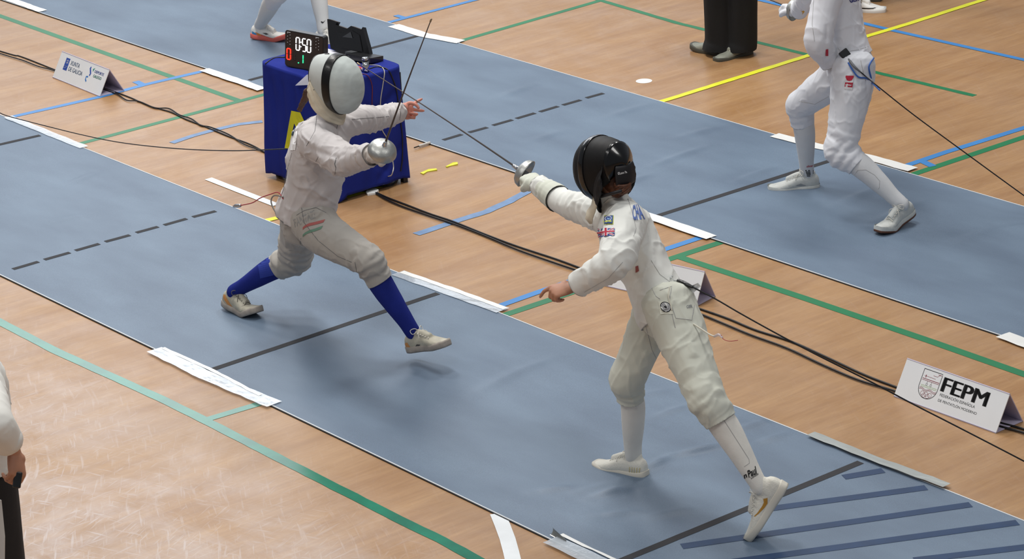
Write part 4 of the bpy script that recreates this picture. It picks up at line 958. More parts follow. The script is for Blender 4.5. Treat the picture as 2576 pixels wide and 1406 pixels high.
rings(me, J['eR'], J['wR'], -.25, .9, .004, .05, 3, .09); rings(me, J['eL'], J['wL'], -.3, .9, .0045, .045, 5, .09); rings(me, J['sL'], J['eL'], .3, 1.1, .004, .05, 6, .09)
rings(me, J['pel'], J['neck'], .0, .5, .004, .085, 7, .22)
fz = []
bv = bvh_of(me)
def fld(bv, a, b, h, w):
    p, q_ = cast(bv, *a, 0), cast(bv, *b, 0)
    return [(p[0], q_[0], h, w)] if p and q_ else []
for a, b, h, w in (((760, 350), (840, 330), .006, .02), ((770, 370), (850, 400), -.006, .016), ((745, 420), (820, 430), .007, .02), ((730, 450), (820, 480), .005, .02), ((735, 435), (815, 455), -.006, .016), ((800, 300), (830, 345), -.005, .012), ((840, 330), (860, 400), .006, .016), ((850, 440), (880, 425), -.006, .012),
                   ((780, 520-20), (840, 470), .005, .02), ((845, 405), (870, 380), -.007, .012), ((905, 420), (900, 380), -.005, .010), ((880, 390), (915, 375), .005, .012), ((735, 400), (780, 330), .004, .02), ((900, 300), (905, 320), .006, .01), ((920, 292), (925, 318), -.005, .008)): fz += fld(bv, a, b, h, w)
fold_disp(me, fz, .004, 8, 2, crease=.009)
hem_c = J['pel']+up*.0
cut(me, [sleeve_cut(J, 'R', .97), sleeve_cut(J, 'L', .99), (J['pel']-up*.035+fw*.0, -up+fw*.18, .24)])
jl = link('jacket', me, JW, Lf, True); hem(me, SEAM, jl); sd = jl.modifiers.new('cloth_thickness', 'SOLIDIFY'); sd.thickness = .004; sd.offset = -1
bm_ = breeches_mesh(J, [(.10, .10), (.152, .126), (.136, .110), (.13, .10)], {'R': (.114, .108, .098, .084, .082, .070, .066, .066), 'L': (.108, .102, .094, .086, .082, .072, .068, .067)}, .27)
h, k, a, b = leg_pts(J, 'R'); rings(bm_, h, k, .8, 1.15, .004, .05, 11, .12); rings(bm_, k, a, -.05, .27, .005, .045, 12, .11); h, k, a, b = leg_pts(J, 'L'); rings(bm_, k, a, -.1, .27, .005, .055, 13, .12); rings(bm_, h, k, .5, 1.2, .005, .06, 14, .13)
bv = bvh_of(bm_); fz = []
for a_, b_, h_, w_ in (((905, 610), (935, 650), .006, .012), ((880, 660), (900, 640), -.007, .01), ((790, 560), (815, 540), -.006, .012), ((705, 640), (745, 670), .008, .014), ((715, 620), (760, 640), -.007, .012), ((735, 585), (715, 610), .006, .015), ((900, 625), (880, 640), .006, .012), ((740, 540), (790, 530), .005, .015)): fz += fld(bv, a_, b_, h_, w_)
fold_disp(bm_, fz, .004, 6, 4, crease=.005)
hR_, kR_, aR_, bR_ = leg_pts(J, 'R'); hL_, kL_, aL_, bL_ = leg_pts(J, 'L')
cut(bm_, [(lerp(kR_, aR_, .27), aR_-kR_, .10), (lerp(kL_, aL_, .27), aL_-kL_, .10)])
bl = link('breeches', bm_, BW, Lf, True); sd = bl.modifiers.new('cloth_thickness', 'SOLIDIFY'); sd.thickness = .004; sd.offset = -1
BS = mat('royal_blue_sock', '222e80', .9, bump=.25, bscale=350, var=.15, vscale=8, spec=.15); BSL = mat('lighter_blue_knit', '34449a', .9, bump=.2, bscale=350, spec=.15)
s1 = sock_mesh(J, 'R', BS, Lf, (.058, .060, .052, .040, .037)); s2 = sock_mesh(J, 'L', BS, Lf, (.058, .060, .050, .040, .036))
decal('knit_panel', bvh_of(s2.data), *SQ, [(655, 700), (702, 688), (690, 640), (648, 652)], BSL, s2, subd=9, off=.003, label='lighter blue knit patch')
SU = mat('worn_cream_shoe', 'b9b4a2', .6, var=.18, vscale=30, bump=.3, bscale=120); SO = mat('worn_grey_sole', 'a39a90', .6, var=.2, vscale=30); ORG = mat('orange_shoe_panel', 'c98a4c', .6); SO2 = mat('dark_sole_edge', '4a4848', .7)
J2 = dict(J)
o, X, sp = shoe(J2, 'R', Lf, SU, SO, n_hint=Vector((-.34, .94, 0)), length=.268); sp([(.0, .018), (.045, .018), (.03, .05), (.002, .045)], -1, ORG, 'heel_panel', 'orange heel panel'); sp([(.075, .022), (.09, .034), (.115, .03), (.10, .022), (.088, .026)], -1, SO2)
J2['toL'] = G(652, 795, .018)
o, X, sp = shoe(J2, 'L', Lf, SU, SO, n_hint=Vector((-.15, .95, -.1)), bend=26, length=.27, laces=mat('dark_grey_lace', '6a675f', .8)); sp([(.012, .062), (.03, .068), (.075, .040), (.10, .022), (.06, .024), (.02, .045)], -1, ORG, 'heel_panel', 'orange side panel')
# mask
MW = mat('white_wire_mesh', 'cfd5d2', .7, var=.10, vscale=14, bump=.5, bscale=1500); MWF = mat('white_face_mesh', 'c6cfcc', .65, var=.12, vscale=16, bump=.5, bscale=1300, stretch=(1, 1, 2.4)); MB = mat('black_vinyl_trim', '0a0a0b', .38, coat=.12, spec=.3, bump=.15, bscale=60)
mk, MX, mf, mc, ring_ = mask(J, (.95, .33, -.03), (.09, 0, .99), Lf, MWF, MW, MB, s=.95, shift=(-.006, .004, .006), backopen=-.055, band0=.004)
def bib(parent, X, ring_, m, name='bib', xt=.03, back=-.085, th=.004, low=((90, -.09, .104, -.07), (60, -.075, .108, -.11), (42, -.048, .104, -.145), (22, -.005, .070, -.195), (8, .028, .025, -.222), (0, .036, .0, -.228))):
    """cloth bib from the lower mask edge down round the throat to a pointed front; low = (angle from chin, x, |y|, z) of its lower edge"""
    V = []; nU, nV = 64, 16; lw = np.array(low)[::-1]
    for i in range(nU+1):
        t = -1+2*i/nU; dg_ = abs(t)*96; sg = 1 if t > 0 else -1; ang = math.radians(-90+t*96); fr = max(0, -math.sin(ang))
        xr = back+(xt-back)*(fr**.9); w, h, zc = [np.interp(xr, [r[0] for r in MST], [r[i_] for r in MST]) for i_ in (1, 2, 3)]
        e = np.array((xr, math.cos(ang)*w*(1-.14*fr*fr)*1.03, zc+math.sin(ang)*h*1.02))
        l_ = np.array([np.interp(dg_, lw[:, 0], lw[:, k]) for k in (1, 2, 3)]); l_[1] *= sg
        for k in range(nV+1):
            v = k/nV; p = e*(1-v)+l_*v; b_ = math.sin(v*math.pi)*.012; out = np.array((.5*fr, sg*(1-fr*.6), -.1))
            wr = .0045*math.sin(v*13+abs(t)*9)*math.sin(v*math.pi)+.003*math.sin(t*28+v*4)*v
            V.append(X(*(p+out*(b_+wr))))
    F = [(i*(nV+1)+k, (i+1)*(nV+1)+k, (i+1)*(nV+1)+k+1, i*(nV+1)+k+1) for i in range(nU) for k in range(nV)]
    o = pydata(name, V, F, m, parent, True); sd = o.modifiers.new('thickness', 'SOLIDIFY'); sd.thickness = th; sd.offset = 0; return o
BIBM = mat('cream_bib_cloth', 'd8cdb6', .8, var=.1, vscale=12, bump=.3, bscale=200)
b_ = bib(mk, MX, ring_, BIBM); b_['label'] = 'cream cloth bib with a pointed lower edge'
ms = Mesh()
def patch(x0, x1, z0, z1, side):  # side reinforcement of the bib
    V = []; n = 10
    for i in range(n+1):
        for k in range(n+1):
            x = x0+(x1-x0)*i/n; z = z0+(z1-z0)*k/n-.35*(x-x0)
            w, h, zc = [np.interp(x, [r[0] for r in MST], [r[i_] for r in MST]) for i_ in (1, 2, 3)]
            q_ = max(-.999, min(.999, (z-zc)/h)); y = w*math.sqrt(1-q_*q_)*(1-.14*max(0, -q_)**2)*side*1.035; V.append(MX(x, y, z))
    return V, [(i*(n+1)+k, (i+1)*(n+1)+k, (i+1)*(n+1)+k+1, i*(n+1)+k+1) for i in range(n) for k in range(n)]
for sd_ in (-1, 1):
    V, F = patch(-.093, .020, -.088, -.012, sd_); o = pydata('side_flap', V, F, BIBM, mk, True); m_ = o.modifiers.new('t', 'SOLIDIFY'); m_.thickness = .003
for (x, z) in ((-.055, -.025), (-.06, -.048)):
    w, h, zc = [np.interp(x, [r[0] for r in MST], [r[i_] for r in MST]) for i_ in (1, 2, 3)]
    Mesh().ball(MX(x, -w*math.sqrt(1-((z-zc)/h)**2)*1.07, z), (.0035,)*3, nu=8, nv=6).make('rivet', SEAM, mk)
Mesh().tube([MX(-.02, 0, .140), MX(-.045, 0, .133)], [.003, .003], n=6).make('rivet', SEAM, mk); Mesh().tube([MX(-.085, -.03, .112), MX(-.09, -.045, .106)], [.003, .003], n=6).make('rivet', SEAM, mk)
hb = J['head']
braid('braid', [PY(774, 226, .76), PY(768, 248, .76), PY(760, 262, .76), PY(753, 278, .76)], .014, HAIR, Lf)
hm = Mesh(); hm.ball(hb+Vector((-.02, 0, .02)), (.100, .084, .098)); hm.make('hair', HAIR, Lf)
# glove on the sword hand
gm = Mesh(); W_ = J['wR']; hand_mesh(gm, W_, nrm(gL-W_), UP, 1, *FIST, inf=.0045); gm.tube([lerp(J['eR'], W_, .70), lerp(J['eR'], W_, .9), W_], [.054, .048, .036], n=18, cap=.3)
g_ = remesh(gm, .0055, 3); fold_disp(g_, [], .002, 20, 8); link('glove', g_, fabric('worn_white_glove', 'c4bdb6'), Lf, True)
bvj = bvh_of(jl.data); bvb = bvh_of(bl.data)
for px in ([(798, 284), (792, 330), (768, 372)], [(845, 420), (838, 470), (800, 500)], [(734, 385), (722, 430), (712, 480), (703, 505)], [(800, 395), (778, 440), (765, 480), (758, 520)], [(752, 318), (775, 295), (795, 292)], [(885, 300), (940, 296), (985, 292)], [(852, 300), (846, 330)]):
    seam('seam', bvj, px, SEAM, jl)
seam('cuff_seam', bvj, [(846, 397), (842, 412), (846, 428)], SEAM, jl, .002); seam('cuff_seam', bvj, [(1003, 267), (1008, 284), (1004, 308)], SEAM, jl, .0016)
for px in ([(758, 520), (765, 560), (800, 605), (850, 645), (890, 662)], [(820, 535), (795, 522), (765, 530), (740, 545)], [(757, 600), (752, 640)], [(893, 660), (898, 690)]): seam('seam', bvb, px, SEAM, bl, .0014)
WP = mat('glare_white_cloth', 'eeeeee', .8)  # white of the back strip, with its glare painted into the colour
decal('name_panel', bvj, *SQ, [(731, 378), (744, 378), (752, 303), (745, 300)], WP, jl, subd=4, off=.003, label='name panel on the back, white glare put into its colour')
decal('print', bvj, *SQ, [(735, 340), (739, 342), (748, 312), (744, 311)], mat('dark_teal_ink', '1c3a4c', .6), jl, subd=2, off=.005)
FR = mat('faded_red_print', 'b0625e', .75); FG = mat('faded_green_print', '6a8f7c', .75); FGR = mat('faded_grey_print', '9a9a98', .75)
ban = [(0, .35), (.12, .62), (.3, .80), (.6, .84), (1, 1), (.92, .55), (.6, .42), (.3, .38), (.1, .25), (0, 0)]; bf = [tuple(range(10))]
decal('flag_stripe', bvb, ban, bf, [(762, 578), (818, 568), (818, 552), (762, 560)], FR, bl, subd=3, label='faded red flag stripe on the thigh')
decal('flag_stripe', bvb, ban, bf, [(762, 596), (812, 584), (812, 568), (762, 580)], FG, bl, subd=3, label='faded green flag stripe on the thigh')
text_decal('FANTAZI', bvb, [(742, 572), (794, 548), (790, 528), (737, 552)], FGR, bl, .02, off=.001, label='faded grey lettering on the thigh')
# waist cord and hanging body wire
p0_ = cast(bvj, 712, 500, .004); p0_ = p0_[0] if p0_ else J['pel']+Vector((-.12, -.05, .1))
pz = PY(604, 517, p0_.y); pipe('body_wire', [p0_, PY(700, 484, p0_.y), PY(682, 488, p0_.y), PY(655, 498, p0_.y), PY(635, 510, p0_.y), pz], .0025, mat('red_wire', 'a8303a', .5), Lf)
Mesh().tube([pz, PY(594, 518, p0_.y), PY(588, 519, p0_.y)], [.009, .010, .006], n=10).make('wire_plug', STEEL, Lf)
pipe('tape_loop', [p0_+Vector((0, 0, .01)), PY(690, 492, p0_.y), PY(682, 505, p0_.y), PY(688, 525, p0_.y), PY(702, 545, p0_.y)], .0035, mat('grey_cord', '8d8a84', .8), Lf)
tipL = PY(1085, 48, .10)
dL = nrm(RT*.26+UP*.52-FW*.8)
def solve_tip(gc, px, py, length, near=True):
    d = ray(px, py); oc = CV-gc; b_ = oc.dot(d); c_ = oc.dot(oc)-length**2; disc = b_*b_-c_
    if disc < 0: t = -b_
    else: t = -b_-math.sqrt(disc) if near else -b_+math.sqrt(disc)
    return CV+d*t
tipL = solve_tip(gL, 1085, 48, .88, True); dL = (tipL-gL).normalized()
epee(gL, dL, tipL, 'epee held upright by the white masked fencer', RT, UP)
wl = Vector((J['pel'].x-.16, .80, .98)); wl = PY(722, 374, .80)
c_ = pipe('reel_cord', [wl, PY(660, 377, .8), PY(590, 379, .8), PY(500, 377, .8), PY(400, 370, .8), PY(300, 358, .8), PY(210, 340, .8), PY(120, 318, .8), PY(20, 292, .8), PY(-80, 262, .8), Vector((-4, .8, .16)), Vector((-8.4, .8, .03))], .0028, CAB, None); tag(c_, 'thin dark reel cord stretched left from the white masked fencer', 'cable')
# ------------------------------------------------------------------ right fencer: black mask
J = dirs(JN['R']); J['fwd'] = Vector((-1, 0, 0))
Rf = empty('person', (J['pel'].x, J['pel'].y, 0), 'fencer in white with a black mask lunging leftward, seen from behind', 'person', 'fencers')
wL_ = J['wL']; aimL = wL_+(-RT*.95-UP*.22-FW*.12)
handL = (nrm(aimL-wL_), nrm(UP*.75-FW*.65), ([(10, 30, 22, 12), (2, 78, 62, 30), (0, 84, 66, 30), (-4, 88, 70, 30)], ((.8, .3, -.5), (.7, -.1, -.7), (.7, -.2, -.6))))
gR = PY(1303, 424, .86)
handR = (nrm(gR-J['wR']), nrm(UP*.6-FW*.7), FIST)
me, hd = body_mesh(J, {'L': handL, 'R': handR}, (-1, 0, -.1), (0, 0, 1)); bodyR = link('body', me, SKIN, Rf, True)
JR = fabric('bright_white_jacket_cloth', 'e6e7e1'); BR = fabric('off_white_breeches_cloth', 'd6d8ca', .05)
me, up, lh, ls, fw = jacket_mesh(J, [(.146, .124), (.152, .128), (.138, .108), (.150, .118), (.150, .112), (.075, .065)], {'L': ((.080, .084, .080, .076, .070, .060, .050, .049), .90), 'R': ((.07, .072, .066, .060, .056, .052, .048, .048), .92)}, hemdrop=-.02)
rings(me, J['eL'], J['wL'], -.2, .8, .003, .06, 23, .09); rings(me, J['sR'], J['eR'], .2, 1.0, .004, .045, 25, .1); rings(me, J['pel'], J['neck'], .0, .45, .003, .08, 27, .2)
bv = bvh_of(me); fz = []
for a, b, h, w in (((1560, 640), (1610, 600), .007, .016), ((1545, 625), (1600, 580), -.006, .014), ((1580, 660), (1650, 620), .006, .02), ((1600, 690), (1670, 670), .005, .02), ((1510, 570), (1500, 625), -.005, .012), ((1500, 610), (1540, 640), .006, .014), ((1430, 515), (1440, 545), .005, .01), ((1455, 520), (1462, 555), -.005, .01), ((1620, 640), (1680, 700), .004, .02), ((1600, 580), (1640, 640), .004, .016), ((1540, 700), (1580, 720), .005, .015), ((1500, 665), (1540, 700), .004, .02)): fz += fld(bv, a, b, h, w)
fold_disp(me, fz, .003, 8, 22, crease=.006)
cut(me, [sleeve_cut(J, 'L', .90), sleeve_cut(J, 'R', .9), (J['pel']-up*.015, -up-fw*.25, .24)])
jr = link('jacket', me, JR, Rf, True); hem(me, SEAML, jr); sd = jr.modifiers.new('cloth_thickness', 'SOLIDIFY'); sd.thickness = .004; sd.offset = -1
bm_ = breeches_mesh(J, [(.11, .11), (.146, .122), (.122, .100), (.112, .092)], {'R': (.10, .098, .090, .080, .076, .064, .058, .058), 'L': (.112, .108, .096, .084, .080, .074, .068, .067)}, .26)
h, k, a, b = leg_pts(J, 'L'); rings(bm_, k, a, -.06, .26, .0045, .065, 31, .12); rings(bm_, h, k, .75, 1.1, .003, .07, 32, .12); h, k, a, b = leg_pts(J, 'R'); rings(bm_, k, a, .05, .26, .005, .05, 33, .12)
bv = bvh_of(bm_); fz = []
for a_, b_, h_, w_ in (((1740, 985), (1790, 965), .009, .018), ((1755, 1010), (1800, 985), -.007, .014), ((1620, 900), (1655, 870), .006, .02), ((1560, 945), (1620, 930), .005, .02), ((1740, 860), (1745, 900), .007, .02), ((1700, 850), (1745, 950), .004, .02), ((1625, 870), (1640, 900), -.005, .014), ((1700, 720), (1745, 745), .006, .02), ((1690, 820), (1750, 810), -.005, .014), ((1800, 1000), (1770, 1045), .006, .014)): fz += fld(bv, a_, b_, h_, w_)
fold_disp(bm_, fz, .0045, 6, 34, crease=.005)
hR_, kR_, aR_, bR_ = leg_pts(J, 'R'); hL_, kL_, aL_, bL_ = leg_pts(J, 'L')
cut(bm_, [(lerp(kR_, aR_, .26), aR_-kR_, .10), (lerp(kL_, aL_, .26), aL_-kL_, .10)])
br = link('breeches', bm_, BR, Rf, True); sd = br.modifiers.new('cloth_thickness', 'SOLIDIFY'); sd.thickness = .004; sd.offset = -1
WS = mat('white_sock_knit', 'e8e5dc', .88, bump=.3, bscale=350, var=.06, vscale=9, sheen=.2)
s1 = sock_mesh(J, 'R', WS, Rf, (.052, .054, .050, .040, .037)); s2 = sock_mesh(J, 'L', WS, Rf, (.060, .061, .052, .041, .036))
SW = mat('white_knit_shoe', 'dfdcd0', .6, bump=.4, bscale=160, var=.05, vscale=20); SWS = mat('cream_sole', 'd2cdc0', .6); GOLD = mat('gold_swoosh_print', 'b5832f', .5)
o, X, sp = shoe(J, 'R', Rf, SW, SWS, n_hint=Vector((.15, -1, 0)), length=.272, fat=1.02)
for i in range(5): sp([(.005+.012*i, .050), (.010+.012*i, .050), (.014+.012*i, .024), (.009+.012*i, .024)], 1, mat('pale_gold_stripe', 'cfc39a', .4))
o, X, sp = shoe(J, 'L', Rf, SW, SWS, n_hint=Vector((.62, -.78, -.1)), length=.285, fat=1.0)
for sy in (1, -1): sp(SWOOSH, sy, GOLD, 'swoosh_mark', 'gold curved tick mark')
bv2 = bvh_of(s2.data)
text_decal('Paul', bv2, [(1884, 1202), (1904, 1192), (1900, 1172), (1880, 1184)], INK, s2, .03, off=.0015); text_decal('n', bv2, [(1873, 1204), (1880, 1200), (1878, 1191), (1871, 1195)], INK, s2, .03, off=.0015); text_decal('London', bv2, [(1890, 1205), (1908, 1194), (1906, 1188), (1888, 1199)], INK, s2, .01, off=.0015)
seam('knit_line', bv2, [(1790, 1062), (1815, 1050), (1822, 1058), (1884, 1155), (1885, 1165), (1866, 1178)], SEAML, s2, .0012)
# black mask
KB = mat('black_wire_mesh', '08080a', .55, bump=.25, bscale=900, spec=.3); KG = mat('black_gloss_vinyl', '050506', .22, coat=.5, spec=.3)
mk, MX, mf, mc, ring_ = mask(J, (-.985, -.05, -.10), (-.12, 0, .99), Rf, KB, KB, KG, s=.915, shift=(.004, 0, -.004), backopen=-.03, zcut=-.055)
# padded glossy back: upper half shell behind the head
V = []; nU, nV = 28, 10
for i in range(nU+1):
    th = math.radians(-38+256*i/nU)
    for k in range(nV+1):
        v = k/nV; w, h, zc = .082, .100, .018; x = -.093-.052*math.sin(v*math.pi/2)*(.75+.25*math.sin(th)); rr = 1-.97*v; V.append(MX(x, math.cos(th)*w*rr, zc+math.sin(th)*h*rr*(1-.15*v)))
o = pydata('back_pad', V, [(i*(nV+1)+k, (i+1)*(nV+1)+k, (i+1)*(nV+1)+k+1, i*(nV+1)+k+1) for i in range(nU) for k in range(nV)], KG, mk, True); o['label'] = 'glossy black padded back of the mask'
sd = o.modifiers.new('t', 'SOLIDIFY'); sd.thickness = .012
msb = Mesh(); msb.tube([MX(-.138, -.055, -.025), MX(-.155, 0, -.027), MX(-.138, .055, -.025)], [(.045, .008)]*3, lat=mf[2], n=18); o = msb.make('rear_strap', mat('black_elastic', '0f0f14', .55), mk)
dg = bpy.context.evaluated_depsgraph_get(); bvm = bvh_of(evaluate(o)); Wp = mat('white_rubber_print', 'e8e8e8', .5)
decal('strap_label', bvm, *SQ, [(1554, 420), (1566, 417), (1566, 414), (1554, 416)], Wp, mk, off=.002); 
text_decal('©Leon Pa', bvm, [(1554, 440), (1577, 435), (1576, 429), (1553, 433)], Wp, mk, .01)
bk = bib(mk, MX, ring_, mat('black_bib_cloth', '111114', .7)); bk2 = None
wb = Mesh(); V = []
pts = [(1492, 490), (1487, 515), (1476, 530), (1472, 550), (1482, 563)]; w2 = [(1498, 492), (1500, 515), (1494, 535), (1488, 552), (1487, 564)]
yy = J['neck'].y-.10
V = [PY(*p, yy) for p in pts]+[PY(*p, yy-.03) for p in w2]; o = pydata('bib_lining', V, [(i, i+1, i+6, i+5) for i in range(4)], mat('cream_bib_cloth', 'd8cdb6', .8), mk, True); sd = o.modifiers.new('t', 'SOLIDIFY'); sd.thickness = .006
pipe('collar_strap', [PY(1500, 497, .60), PY(1520, 492, .575), PY(1545, 485, .575), PY(1562, 480, .60)], .007, mat('black_elastic', '0f0f14', .55), mk)
# hair and bun
hm = Mesh(); hb = J['head']; hm.ball(hb+Vector((.012, 0, -.005)), (.092, .074, .085)); hm.tube([hb+Vector((.05, -.0, -.05)), hb+Vector((.085, .0, -.10))], [.05, .035]); me = remesh(hm, .006, 3); fold_disp(me, [], .003, 60, 4); link('hair', me, HAIRR, Rf, True)
bc_ = PY(1566, 473, .64); bn = Mesh(); bn.ball(bc_, (.034, .034, .028)); rng = random.Random(4)
for i in range(16):
    a = rng.uniform(0, 6.28); b__ = rng.uniform(-1, 1); P = [bc_+Vector((math.cos(a+t*1.6)*.032, math.sin(a+t*1.6)*.032, .02*math.sin(b__+t*1.5))) for t in (0, .4, .8, 1.2)]; bn.tube(P, [.006]*4, n=7, sub=3)
bn.make('hair_bun', HAIRR, Rf)
# glove
gm = Mesh(); W_ = J['wR']; hand_mesh(gm, W_, nrm(gR-W_), nrm(UP*.6-FW*.7), 1, *FIST, inf=.005); e_ = J['eR']
gm.tube([lerp(e_, W_, .22), lerp(e_, W_, .4), lerp(e_, W_, .75), W_], [.062, .060, .048, .037], n=20, cap=.2)
g_ = remesh(gm, .005, 3); rings(g_, e_, W_, .4, 1.15, .003, .04, 41, .08); fold_disp(g_, [], .002, 18, 9); cut(g_, [(lerp(e_, W_, .24), e_-W_, .1)])
go = link('glove', g_, fabric('white_glove_leather', 'd3d6c8'), Rf, True); sd = go.modifiers.new('t', 'SOLIDIFY'); sd.thickness = .003; sd.offset = -1
cuffp = [lerp(e_, W_, .235)+(nrm(nrm(W_-e_).cross(Vector((0, 0, 1))))*math.cos(a)+nrm(W_-e_).cross(nrm(nrm(W_-e_).cross(Vector((0, 0, 1)))))*math.sin(a))*.060 for a in np.linspace(0, 2*math.pi, 20)]
pipe('glove_binding', cuffp, .0025, mat('black_binding', '222220', .7), go, 6, 1)
tipR = solve_tip(gR, 898, 158, .90, False); dR = (tipR-gR).normalized()
epee(gR, dR, tipR, 'epee pointed left by the black masked fencer across the piste', RT, UP)
bvj = bvh_of(jr.data); bvb = bvh_of(br.data)
for px in ([(1580, 500), (1592, 540), (1600, 575), (1592, 600)], [(1508, 520), (1530, 500), (1560, 492)], [(1470, 735), (1530, 700), (1570, 655)], [(1492, 545), (1490, 600), (1500, 625)], [(1638, 655), (1660, 690), (1690, 712)]): seam('seam', bvj, px, SEAML, jr)
for px in ([(1592, 742), (1640, 720), (1700, 690)], [(1552, 695), (1590, 755), (1597, 790), (1612, 812)], [(1660, 730), (1690, 720), (1683, 760), (1700, 830)], [(1690, 770), (1700, 800), (1740, 805), (1748, 760)], [(1628, 700), (1650, 745), (1665, 755)], [(1605, 742), (1640, 880), (1700, 1000)]): seam('seam', bvb, px, SEAML, br, .0014)
UB = mat('flag_blue', '2b3f8f', .7); UR = mat('flag_red', 'b8203a', .7); UW = mat('flag_white', 'ececf2', .7); UY = mat('badge_yellow', 'c8cf3a', .7); UBL = mat('badge_blue', '2a4f96', .7)
q = [(1506, 597), (1546, 593), (1547, 575), (1505, 575)]
def dd(V2, F, m, off, quad, nm='flag_patch', label=None, subd=4): return decal(nm, bvj, V2, F, quad, m, jr, off=off, subd=subd, label=label)
def stripe(a, b, w): 
    d = Vector((b[0]-a[0], (b[1]-a[1])*.5)).normalized(); s_ = Vector((-d.y, d.x*2))*w; return [(a[0]+s_.x, a[1]+s_.y), (b[0]+s_.x, b[1]+s_.y), (b[0]-s_.x, b[1]-s_.y), (a[0]-s_.x, a[1]-s_.y)]
dd(*SQ, UB, .0025, q, label='union flag patch on the upper sleeve')
for a, b in (((.04, .04), (.96, .96)), ((.04, .96), (.96, .04))): dd(stripe(a, b, .055), [(0, 1, 2, 3)], UW, .0037, q, 'flag_stripe'); dd(stripe(a, b, .022), [(0, 1, 2, 3)], UR, .0046, q, 'flag_stripe')
dd([(.40, 0), (.60, 0), (.60, 1), (.40, 1)], [(0, 1, 2, 3)], UW, .0056, q, 'flag_stripe'); dd([(0, .33), (1, .33), (1, .67), (0, .67)], [(0, 1, 2, 3)], UW, .0056, q, 'flag_stripe')
dd([(.44, 0), (.56, 0), (.56, 1), (.44, 1)], [(0, 1, 2, 3)], UR, .0066, q, 'flag_stripe'); dd([(0, .41), (1, .41), (1, .59), (0, .59)], [(0, 1, 2, 3)], UR, .0066, q, 'flag_stripe')
q = [(1520, 565), (1543, 565), (1544, 542), (1521, 542)]
dd(*SQ, UY, .0022, q, 'badge_border'); dd([(.05, .05), (.95, .05), (.95, .95), (.05, .95)], [(0, 1, 2, 3)], UBL, .0038, q, 'badge_patch', 'blue square badge lettered UIPM')
rg = [(.5+.34*math.cos(a)*k, .62+.28*math.sin(a)*k) for k in (1, .82) for a in np.linspace(0, 2*math.pi, 20, endpoint=False)]
dd(rg, [(i, (i+1) % 20, (i+1) % 20+20, i+20) for i in range(20)], UW, .0052, q, 'badge_ring', subd=1); dd([(.35, .6), (.45, .75), (.55, .62), (.68, .72), (.62, .5), (.5, .45)], [tuple(range(6))], mat('badge_light_blue', '7fa3cf', .7), .0052, q, 'badge_mark')
V2, F2, _ = text_mesh('UIPM', .04); dd([(.1+v[0]*.8, .08+v[1]*.2) for v in V2], F2, UY, .011, q, 'lettering', subd=0)
text_decal('CHA', bvj, [(1591, 555), (1622, 566-14), (1606, 512), (1590, 518)], mat('back_print_blue', '5f78b8', .7), jr, .03, off=.003, label='blue name lettering on the back', subd=1)
q = [(1600, 686), (1608, 682), (1606, 668), (1599, 670)]; dd(*SQ, mat('small_red_tag', '9a5550', .7), .003, q, 'brand_tag')
def disc(cx, cy, r, n=24, k=1): return [(cx+r*math.cos(a), cy+r*math.sin(a)) for a in np.linspace(0, 2*math.pi, n, endpoint=False)]
q = [(1662, 790), (1694, 790), (1688, 758), (1656, 758)]
decal('badge_patch', bvb, *SQ, q, mat('off_white_patch', 'dcdccc', .7), br, .0022, 'round black target badge on the hip', 2)
decal('badge_disc', bvb, disc(.5, .55, .42), [tuple(range(24))], q, INK, br, .003, None, 1)
for r0, r1 in ((.34, .30), (.25, .21), (.16, .12)):
    decal('badge_ring', bvb, disc(.5, .55, r0)+disc(.5, .55, r1), [(i, (i+1) % 24, (i+1) % 24+24, i+24) for i in range(24)], q, INKW, br, .0036, None, 0)
q = [(1562, 744), (1578, 738), (1568, 716), (1556, 722)]; decal('side_badge', bvj, disc(.5, .5, .45), [tuple(range(24))], q, mat('grey_green_print', '5d625a', .7), jr, .0022, 'dark round badge low on the jacket front', 1)
text_decal('GBR', bvb, [(1727, 776), (1742, 774), (1740, 766), (1726, 768)], mat('grey_print', '8a8c90', .7), br, .02)
# body wire clip, tag and dangling wire
a0 = cast(bvj, 1688, 700, .012)[0] if cast(bvj, 1688, 700, .012) else J['pel']+Vector((.1, -.1, .15))
sY = a0.y+.02
pl = [PY(1706, 706, sY), PY(1722, 714, sY), PY(1742, 722, sY+.01)]
pipe('wire_clip', [a0, PY(1682, 695, sY), PY(1695, 706, sY), pl[0]], .003, STEEL, Rf); Mesh().tube(pl, [.008, .011, .006], n=12).make('body_wire_plug', BLK, Rf)
pipe('clip_ring', [PY(1684+8*math.cos(t), 696+5*math.sin(t), sY) for t in np.linspace(0, 6.28, 12)], .0018, STEEL, Rf, 6, 1)
tg = [PY(1712, 730, sY), PY(1738, 742, sY+.01), PY(1762, 720, sY+.03), PY(1755, 712, sY+.02)]
o = pydata('paper_tag', tg+[p+Vector((0, .003, 0)) for p in tg], [(0, 1, 2, 3), (7, 6, 5, 4), (0, 4, 5, 1), (1, 5, 6, 2), (2, 6, 7, 3), (3, 7, 4, 0)], CARD, Rf)
end = Vector((6.6, 1.45, .06)); e1_ = PY(2576, 1160, 1.6); dirr = (e1_-pl[2])
c_ = pipe('reel_cord', [pl[2]]+[PY(px_, py_, sY+.01+(1.6-sY)*t) for px_, py_, t in ((1800, 752, .06), (1860, 787, .12), (1950, 837, .22), (2050, 890, .34), (2130, 930, .45), (2200, 965, .55), (2300, 1018, .68), (2400, 1069, .80), (2576, 1160, 1.0), (2700, 1226, 1.14))]+[Vector((7.4, 1.8, .03)), Vector((8.6, 1.9, .02))], .0034, CAB, None, sub=4); tag(c_, 'thin black reel cord running from the black masked fencer to the right edge', 'cable')
hw = cast(bvb, 1745, 815, .004); hw = hw[0] if hw else J['hL']
